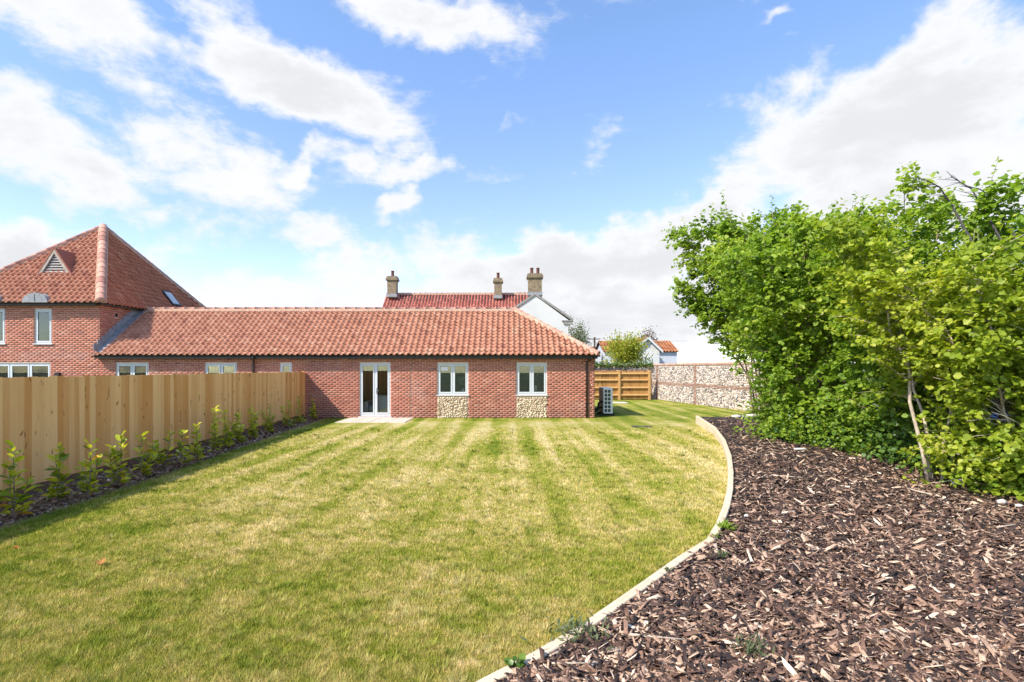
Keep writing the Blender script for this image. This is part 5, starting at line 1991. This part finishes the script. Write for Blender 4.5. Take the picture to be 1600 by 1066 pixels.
# ---- weeds at the foot and on top of the flint wall
for i, (px, py, h, lb) in enumerate(((1036, 622, 0.30, 'dark weed clump at the flint wall foot beside the back fence'), (1062, 626, 0.26, 'small dark weed clump at the flint wall below the brick pier'),
                                     (1105, 630, 0.42, 'tall green weed at the flint wall foot'), (1122, 633, 0.38, 'bushy weed clump at the flint wall near the hazel stems'))):
    p = gp(px, py)
    n = 220
    P = np.stack([p.x + rng.normal(0, 0.13, n), p.y + rng.normal(0, 0.16, n), np.abs(rng.normal(0, h * 0.7, n))], 1)
    V, Q = leaf_soup(P, unit(rng.normal(0, 1, (n, 3)) + np.array([0, 0, 0.6])), unit(rng.normal(0, 1, (n, 3))), np.full(n, 0.11), np.full(n, 0.03))
    r = thing('wall_weed', lb, 'weed', tuple(p), 'weeds along the flint wall')
    link('foliage', np_mesh('foliage', V, Q, np.repeat(rng.random(n), 6)), M['ivy'], r)
    MB().tube([p, p + Vector((0, 0, h))], 0.01, 5).build('stem', M['bark_stem'], r)
n = 1500
X = rng.uniform(4.3, 8.9, n)
P = np.stack([X, 34.7 - X * 0.03 + rng.normal(0, 0.14, n), 2.12 + rng.normal(0.05, 0.09, n)], 1)
V, Q = leaf_soup(P, unit(rng.normal(0, 1, (n, 3))), unit(rng.normal(0, 1, (n, 3))), np.full(n, 0.09), np.full(n, 0.03))
tag(link('wall_creeper', np_mesh('wall_creeper', V, Q, np.repeat(rng.random(n), 6)), M['ivy']), 'ragged creeper growing over the flint wall behind the fence', 'creeper', kind='stuff')


# ------------------------------------------------------------------ beyond the wall
def far_house():
    Y = 42.0
    s = F / Y
    def X(px):
        return (px - 800) / s
    def Z(py):
        return HC + (HOR - py) / s
    root = thing('white_gabled_house', 'white rendered house with red tiled roof and tall brick chimneys behind the bungalow', 'house', (X(760), Y + 3, 0))
    x0, xg0, xg1, xa = (604.5 - 800) * (Y + 3.4) / F, X(779), X(893), X(836)
    zr, ze = Z(462), Z(500)
    zm = HC + (HOR - 459.5) / F * (Y + 3.7)
    # main range
    mb = MB()
    mb.box(x0, xg0 + 1.0, Y + 1.0, Y + 6.4, -0.1, ze)
    mb.prism([(x0, Y + 1.0, ze), (x0, Y + 6.4, ze), (x0, Y + 3.7, zm - 0.1)], (xa - x0, 0, 0))
    mb.build('wall', M['render'], root)
    # front slope tiles
    run, rise = 2.9, zm - ze
    L = math.hypot(run, rise)
    rb = MB()
    rb.prism([(x0 - 0.1, Y + 0.8, ze - 0.06), (x0 - 0.1, Y + 3.7, zm), (x0 - 0.1, Y + 6.6, ze - 0.06), (x0 - 0.1, Y + 3.7, zm - 0.12)], (xa - x0 + 0.1, 0, 0))
    roof = rb.build('roof', M['underlay'], root)
    V, Q, Rn, _ = pantiles((x0 - 0.1, Y + 0.8, ze - 0.05), (1, 0, 0), (0, run / L, rise / L), xa - x0 + 0.1, L, 0.255, L / 11, lambda v: 0, lambda v: xa - x0 + 0.1)
    joined('tiles', V, Q, Rn, M['tile_red'], roof, True)
    ridge_run(roof, (x0 - 0.1, Y + 3.7, zm + 0.02), (xa, Y + 3.7, zm + 0.02), 0.10, 0.45)
    # gabled cross wing, gable to the camera
    gw = MB()
    gw.prism([(xg0 + 0.0, Y, -0.1), (xg1 - 0.25, Y, -0.1), (xg1 - 0.25, Y, ze), (xa, Y, zr), (xg0 + 0.25, Y, ze), (xg0, Y, ze)], (0, 7.5, 0))
    gwall = gw.build('gable_wall', M['render'], root)
    cp = MB()
    for sgn in (-1, 1):
        e = Vector((xg1 if sgn > 0 else xg0, Y - 0.08, ze - 0.02))
        t = Vector((xa, Y - 0.08, zr + 0.02))
        nn = Vector((sgn * 0.10, 0, 0.15))
        cp.prism([e, t, t + Vector((0, 0, 0.18)), e + nn] if sgn > 0 else [e, e + nn, t + Vector((0, 0, 0.18)), t], (0, 0.4, 0))
    cp.build('coping', M['stone_grey'], root)
    kn = MB()
    kn.box(xg1 - 0.75, xg1 + 0.12, Y - 0.14, Y + 0.4, ze - 0.12, ze - 0.03)
    kn.box(xg1 - 0.62, xg1 + 0.0, Y - 0.10, Y + 0.36, ze - 0.34, ze - 0.122)
    kn.build('kneeler', M['stone_grey'], root)
    rw = MB()
    rw.prism([(xa, Y + 0.35, zr + 0.03), (xg1 + 0.1, Y + 0.35, ze - 0.03), (xg1 + 0.1, Y + 0.35, ze + 0.05), (xa, Y + 0.35, zr + 0.12)], (0, 7.2, 0))
    rw.build('wing_roof', M['tile_far'], root)

    def chimney(cx, cy, w, d, z0, z1, pots):
        mb = MB()
        mb.box(cx - w / 2, cx + w / 2, cy - d / 2, cy + d / 2, z0, z1)
        ch = mb.build('chimney', M['chimney'], root)
        cap = MB()
        for k, (o, h0, h1) in enumerate(((0.05, -0.34, -0.26), (0.11, -0.258, -0.12), (0.07, -0.118, 0.0), (0.02, 0.002, 0.08))):
            cap.box(cx - w / 2 - o, cx + w / 2 + o, cy - d / 2 - o, cy + d / 2 + o, z1 + h0, z1 + h1)
        cap.build('corbel', M['chimney'], ch)
        MB().box(cx - w / 2 - 0.05, cx + w / 2 + 0.05, cy - d / 2 - 0.05, cy + d / 2 + 0.05, z0 + 0.05, z0 + 0.2 + 0.1).build('flashing', M['lead'], ch)
        for px_ in pots:
            MB().lathe([(0.14, z1 + 0.08), (0.125, z1 + 0.2), (0.115, z1 + 0.48), (0.14, z1 + 0.50), (0.14, z1 + 0.56), (0.1, z1 + 0.57)], cx + px_, cy, 10).build('pot', M['pot'], ch, True)

    s2 = F / (Y + 3.2)
    def X2(px):
        return (px - 800) / s2
    def Z2(py):
        return HC + (HOR - py) / s2
    chimney(X2(613.5), Y + 3.2, 14 / s2, 0.7, Z2(466), Z2(434), (0.0,))
    chimney(X2(778.3), Y + 3.2, 11.5 / s2, 0.7, Z2(468), Z2(437), (0.0,))
    chimney(X(836), Y + 0.45, 21.5 / s, 0.8, Z(462.5), Z(428.5), (-0.24, 0.24))
    for px_ in (813.5, 821.0):
        x = X2(px_)
        MB().lathe([(0.10, Z2(468)), (0.10, Z2(455)), (0.13, Z2(454)), (0.11, Z2(453.5))], x, Y + 4.6, 8).build('pot', M['pot'], root, True)


far_house()


def cottage(label, px0, px1, Y, ridge_py, eave_py, wing, name='white_cottage'):
    s = F / Y
    X = lambda px: (px - 800) / s
    Z = lambda py: HC + (HOR - py) / s
    x0, x1 = X(px0), X(px1)
    zr, ze = Z(ridge_py), Z(eave_py)
    root = thing(name, label, 'cottage', ((x0 + x1) / 2, Y + 2.5, 0))
    D = 5.0
    w = MB()
    w.prism([(x0, Y, -0.1), (x0, Y + D, -0.1), (x0, Y + D, ze), (x0, Y + D / 2, zr - 0.05), (x0, Y, ze)], (x1 - x0, 0, 0))
    w.build('wall', M['blue_render'] if wing else M['render'], root)
    run, rise = D / 2 + 0.2, zr - ze + 0.1
    L = math.hypot(run, rise)
    rb = MB()
    rb.prism([(x0 - 0.15, Y - 0.2, ze - 0.06), (x0 - 0.15, Y + D / 2, zr + 0.02), (x0 - 0.15, Y + D + 0.2, ze - 0.06), (x0 - 0.15, Y + D / 2, zr - 0.1)], (x1 - x0 + 0.3, 0, 0))
    roof = rb.build('roof', M['underlay'], root)
    V, Q, Rn, _ = pantiles((x0 - 0.15, Y - 0.2, ze - 0.05), (1, 0, 0), (0, run / L, rise / L), x1 - x0 + 0.3, L, 0.26, 0.3, lambda v: 0, lambda v: x1 - x0 + 0.3)
    joined('tiles', V, Q, Rn, M['tile_far'], roof, True)
    if wing:
        xa, hw = X(1001), X(1021) - X(1001)
        za, zw = Z(530), Z(549)
        g = MB()
        g.prism([(xa - hw + 0.1, Y - 2.2, -0.1), (xa + hw - 0.1, Y - 2.2, -0.1), (xa + hw - 0.1, Y - 2.2, zw), (xa, Y - 2.2, za - 0.1), (xa - hw + 0.1, Y - 2.2, zw)], (0, 3.2, 0))
        g.build('gable_wall', M['render'], root)
        for sgn in (-1, 1):
            e = Vector((xa + sgn * (hw + 0.12), Y - 2.4, zw - 0.1))
            t = Vector((xa, Y - 2.4, za))
            rr_ = MB()
            rr_.prism([e, t, t + Vector((0, 0, 0.10)), e + Vector((0, 0, 0.10))] if sgn > 0 else [e, e + Vector((0, 0, 0.10)), t + Vector((0, 0, 0.10)), t], (0, 4.6, 0))
            rr_.build('wing_roof', M['tile_far'], root)
            bb = MB()
            bb.prism([e + Vector((0, -0.06, -0.12)), t + Vector((0, -0.06, -0.12)), t + Vector((0, -0.06, 0.08)), e + Vector((0, -0.06, 0.08))], (0, 0.05, 0))
            bb.build('barge_board', M['frame'], root)
        wd = MB()
        wd.box(xa - 0.35, xa + 0.35, Y - 2.26, Y - 2.21, 1.7, 2.8)
        wd.build('window', M['frame'], root)
    return root


cottage('pale blue cottage with orange pantile roof and white gabled wing beyond the flint wall', 945, 1058, 45.0, 531.5, 549, True)
cottage('white single-storey cottage glimpsed through the hazel row', 1230, 1480, 38.0, 520, 545, False, 'white_cottage')


def small_tree(name, label, base, h, spread, n, L, mat, trunk_r=0.06, shoots=0, group=None):
    root = thing(name, label, 'tree', tuple(base), group)
    b = np.array(base, float)
    tr = MB()
    tips = []
    tr.tube([b, b + np.array([0.05, 0, h * 0.35]), b + np.array([0.0, 0.1, h * 0.6])], [trunk_r, trunk_r * 0.8, trunk_r * 0.4], 7)
    for k in range(14):
        a = k * 2.4
        t = 0.3 + 0.35 * random.random()
        p = b + np.array([0, 0, h * t])
        e = b + np.array([math.cos(a) * spread * random.uniform(0.4, 1), math.sin(a) * spread * random.uniform(0.4, 1), h * random.uniform(0.55, 0.95)])
        tr.tube([p, (p + e) / 2 + np.array([0, 0, 0.1 * h]), e], [trunk_r * 0.4, trunk_r * 0.25, 0.006], 5)
        tips.append(e)
        tips.append((p + e) / 2 + np.array([0, 0, 0.1 * h]))
    for k in range(shoots):
        a = random.uniform(0, 6.28)
        p = b + np.array([math.cos(a) * spread * 0.4, math.sin(a) * spread * 0.3, h * 0.85])
        e = p + np.array([random.gauss(-0.1, 0.2), 0, random.uniform(0.5, 1.3)])
        tr.tube([p, e], [0.012, 0.005], 4)
        for j in range(9):
            tips.append(None)
            tips[-1] = p + (e - p) * (j / 8)
    tr.build('trunk', M['bark_stem'], root, True)
    tips = np.array(tips)
    nt = 28
    idx = rng.integers(0, nt, n)
    c = tips[:nt][idx]
    P = c + rng.normal(0, 1, (n, 3)) * np.array([spread * 0.20, spread * 0.20, h * 0.075])
    if shoots:
        sp = np.repeat(tips[nt:], 3, axis=0)
        P = np.concatenate([P, sp + rng.normal(0, 0.03, sp.shape)])
    n = len(P)
    V, Q = leaf_soup(P, unit(rng.normal(0, 1, (n, 3)) + np.array([0, 0, -0.2])), unit(rng.normal(0, 0.6, (n, 3)) + np.array([0, -0.3, 1])), L * rng.uniform(0.7, 1.3, n), np.full(n, L * 0.38), 0.2)
    link('crown', np_mesh('crown', V, Q, np.repeat(rng.random(n), 6)), M[mat], root)


p = at(978, 560, 37.0)
small_tree('young_tree', 'yellow-green young tree with long top shoots behind the flint wall', (p.x, 37.0, 0), 4.05, 1.5, 5200, 0.12, 'cherry', 0.07, 5)
p = at(902, 540, 52.0)
small_tree('birch_tree', 'thin grey-green tree beside the white gable wall', (p.x, 52.0, 0), 6.6, 1.3, 2600, 0.13, 'birch', 0.10)
p = at(1008, 530, 52.0)
small_tree('copper_tree', 'purple-leaved tree showing over the blue cottage roof', (p.x, 53.0, 0), 5.6, 1.4, 2200, 0.14, 'purple', 0.10)
small_tree('garden_tree', 'broad green tree far behind the last hazels', (21.0, 27.0, 0), 6.5, 2.8, 5200, 0.14, 'hazel', 0.14)
small_tree('garden_tree', 'green tree beyond the parked blue car', (17.5, 17.5, 0), 5.5, 2.6, 5200, 0.12, 'hazel', 0.14)

# telegraph pole, far chimneys
p = at(929, 560, 60.0)
tp = thing('telegraph_pole', 'thin wooden telegraph pole with wires above the far roofs', 'pole', (p.x, 60, 0))
MB().tube([(p.x, 60, 0), (p.x, 60, at(929, 527, 60).z)], [0.13, 0.10], 8).build('pole', M['pole'], tp)
zt = at(929, 530, 60).z
MB().box(p.x - 0.6, p.x + 0.6, 59.85, 59.9, zt - 0.05, zt + 0.05).build('cross_arm', M['pole'], tp)
for e in (-6.5, 14.0):
    pts = [(p.x + e * t, 59.87 + 2 * t, zt + 0.06 - 0.8 * t * (1 - t) * 1.2) for t in np.linspace(0, 1, 10)]
    MB().tube(pts, 0.012, 4).build('wire', M['black'], tp)
p = at(938, 560, 62.0)
hh = thing('far_brick_house', 'far brick house with chimney between bungalow hip and young tree', 'house', (p.x, 63, 0))
za = at(0, 556, 62).z
zc = at(0, 548, 62).z
MB().box(p.x - 2.2, p.x + 1.2, 61, 65, -0.1, za).build('wall', M['brick_tower'], hh)
MB().prism([(p.x - 2.4, 60.8, za), (p.x - 2.4, 65.2, za), (p.x - 2.4, 63, zc + 0.5)], (3.8, 0, 0)).build('roof', M['tile_far'], hh)
MB().box(p.x - 0.25, p.x + 0.35, 62.6, 63.3, za + 0.3, at(0, 536, 62).z).build('chimney', M['pot'], hh)
MB().lathe([(0.12, at(0, 536, 62).z), (0.12, at(0, 532, 62).z)], p.x + 0.05, 63, 8).build('pot', M['pot'], hh)


# ------------------------------------------------------------------ parked car behind the hedge
def car():
    cx, cy = 12.3, 13.6
    root = thing('parked_car', 'blue car with white roof parked behind the hazel row', 'car', (cx, cy, 0))
    Mx = Matrix.Translation((cx, cy, 0.0)) @ Matrix.Rotation(R(38), 4, 'Z')

    def loft(sections, name, mat, smooth=True):
        """sections: x, list of (y, z) half profile mirrored"""
        mb = MB()
        k = None
        for (x, prof) in sections:
            ring = prof + [(-y, z) for (y, z) in reversed(prof)]
            k = len(ring)
            mb.v += [tuple(Mx @ Vector((x, y, z))) for (y, z) in ring]
        for i in range(len(sections) - 1):
            for j in range(k):
                a, b = i * k + j, i * k + (j + 1) % k
                mb.f.append((a, b, b + k, a + k))
        mb.f.append(tuple(range(k - 1, -1, -1)))
        mb.f.append(tuple(range((len(sections) - 1) * k, len(sections) * k)))
        return mb.build(name, mat, root, smooth)
    W = 0.86
    def body(x, w, zt, zl=0.28):
        return (x, [(w * 0.94, zl), (w, zl + 0.18), (w, zt - 0.14), (w * 0.93, zt - 0.02), (w * 0.7, zt), (0.02, zt + 0.015)])
    b = loft([body(-2.05, 0.68, 0.72, 0.38), body(-1.98, 0.78, 0.90), body(-1.3, W, 0.95), body(-0.4, W, 0.96), body(0.7, W, 0.95), body(1.1, W, 0.92), body(1.75, 0.82, 0.80), body(2.0, 0.70, 0.66, 0.36)], 'body', M['car'])
    def cab(x, w, zt):
        return (x, [(0.80, 0.93), (w * 1.02, zt - 0.05), (w * 0.92, zt), (0.02, zt + 0.02)])
    loft([(-1.9, [(0.72, 0.91), (0.72, 0.93), (0.66, 0.94), (0.02, 0.95)]), cab(-1.45, 0.60, 1.38), cab(-0.5, 0.62, 1.42), cab(0.2, 0.60, 1.40), (1.05, [(0.76, 0.90), (0.74, 0.915), (0.70, 0.92), (0.02, 0.93)])], 'cabin', M['rubber'])
    loft([(-1.5, [(0.58, 1.375), (0.57, 1.405), (0.5, 1.415), (0.02, 1.43)]), (-0.5, [(0.63, 1.41), (0.61, 1.44), (0.52, 1.455), (0.02, 1.47)]), (0.22, [(0.58, 1.395), (0.57, 1.42), (0.5, 1.43), (0.02, 1.445)])], 'roof', M['car_white'])
    for sx in (-1.28, 1.28):
        for sy in (-1, 1):
            t = MB()
            ring = [(0.315, -0.10), (0.315, 0.10), (0.22, 0.11), (0.22, -0.11)]
            n = 20
            base = 0
            for k in range(n):
                a = 2 * math.pi * k / n
                for (r, y) in ring:
                    t.v.append(tuple(Mx @ Vector((sx + r * math.cos(a), sy * 0.80 + y, 0.315 + r * math.sin(a)))))
            for k in range(n):
                for j in range(4):
                    a, b2 = k * 4 + j, k * 4 + (j + 1) % 4
                    c2, d2 = ((k + 1) % n) * 4 + (j + 1) % 4, ((k + 1) % n) * 4 + j
                    t.f.append((a, b2, c2, d2))
            wh = t.build('wheel', M['tyre'], root)
            rim = MB()
            rim.prism([Mx @ Vector((sx + 0.219 * math.cos(2 * math.pi * k / n), sy * 0.80 - 0.06, 0.315 + 0.219 * math.sin(2 * math.pi * k / n))) for k in range(n)], Mx.to_3x3() @ Vector((0, 0.12, 0)))
            rim.build('rim', M['alloy'], wh)
    for sy in (-1, 1):
        MB().box(1.78, 1.99, sy * 0.55 - 0.12, sy * 0.55 + 0.12, 0.62, 0.73, Mx).build('headlight', M['ceramic'], root)
        MB().box(-2.06, -1.95, sy * 0.6 - 0.1, sy * 0.6 + 0.1, 0.72, 0.86, Mx).build('tail_light', plain('tail_light', (0.4, 0.02, 0.02), 0.3), root)
        MB().box(0.75, 0.92, sy * 0.95 - 0.08, sy * 0.95 + 0.08, 0.93, 1.05, Mx).build('mirror', M['car'], root)


car()
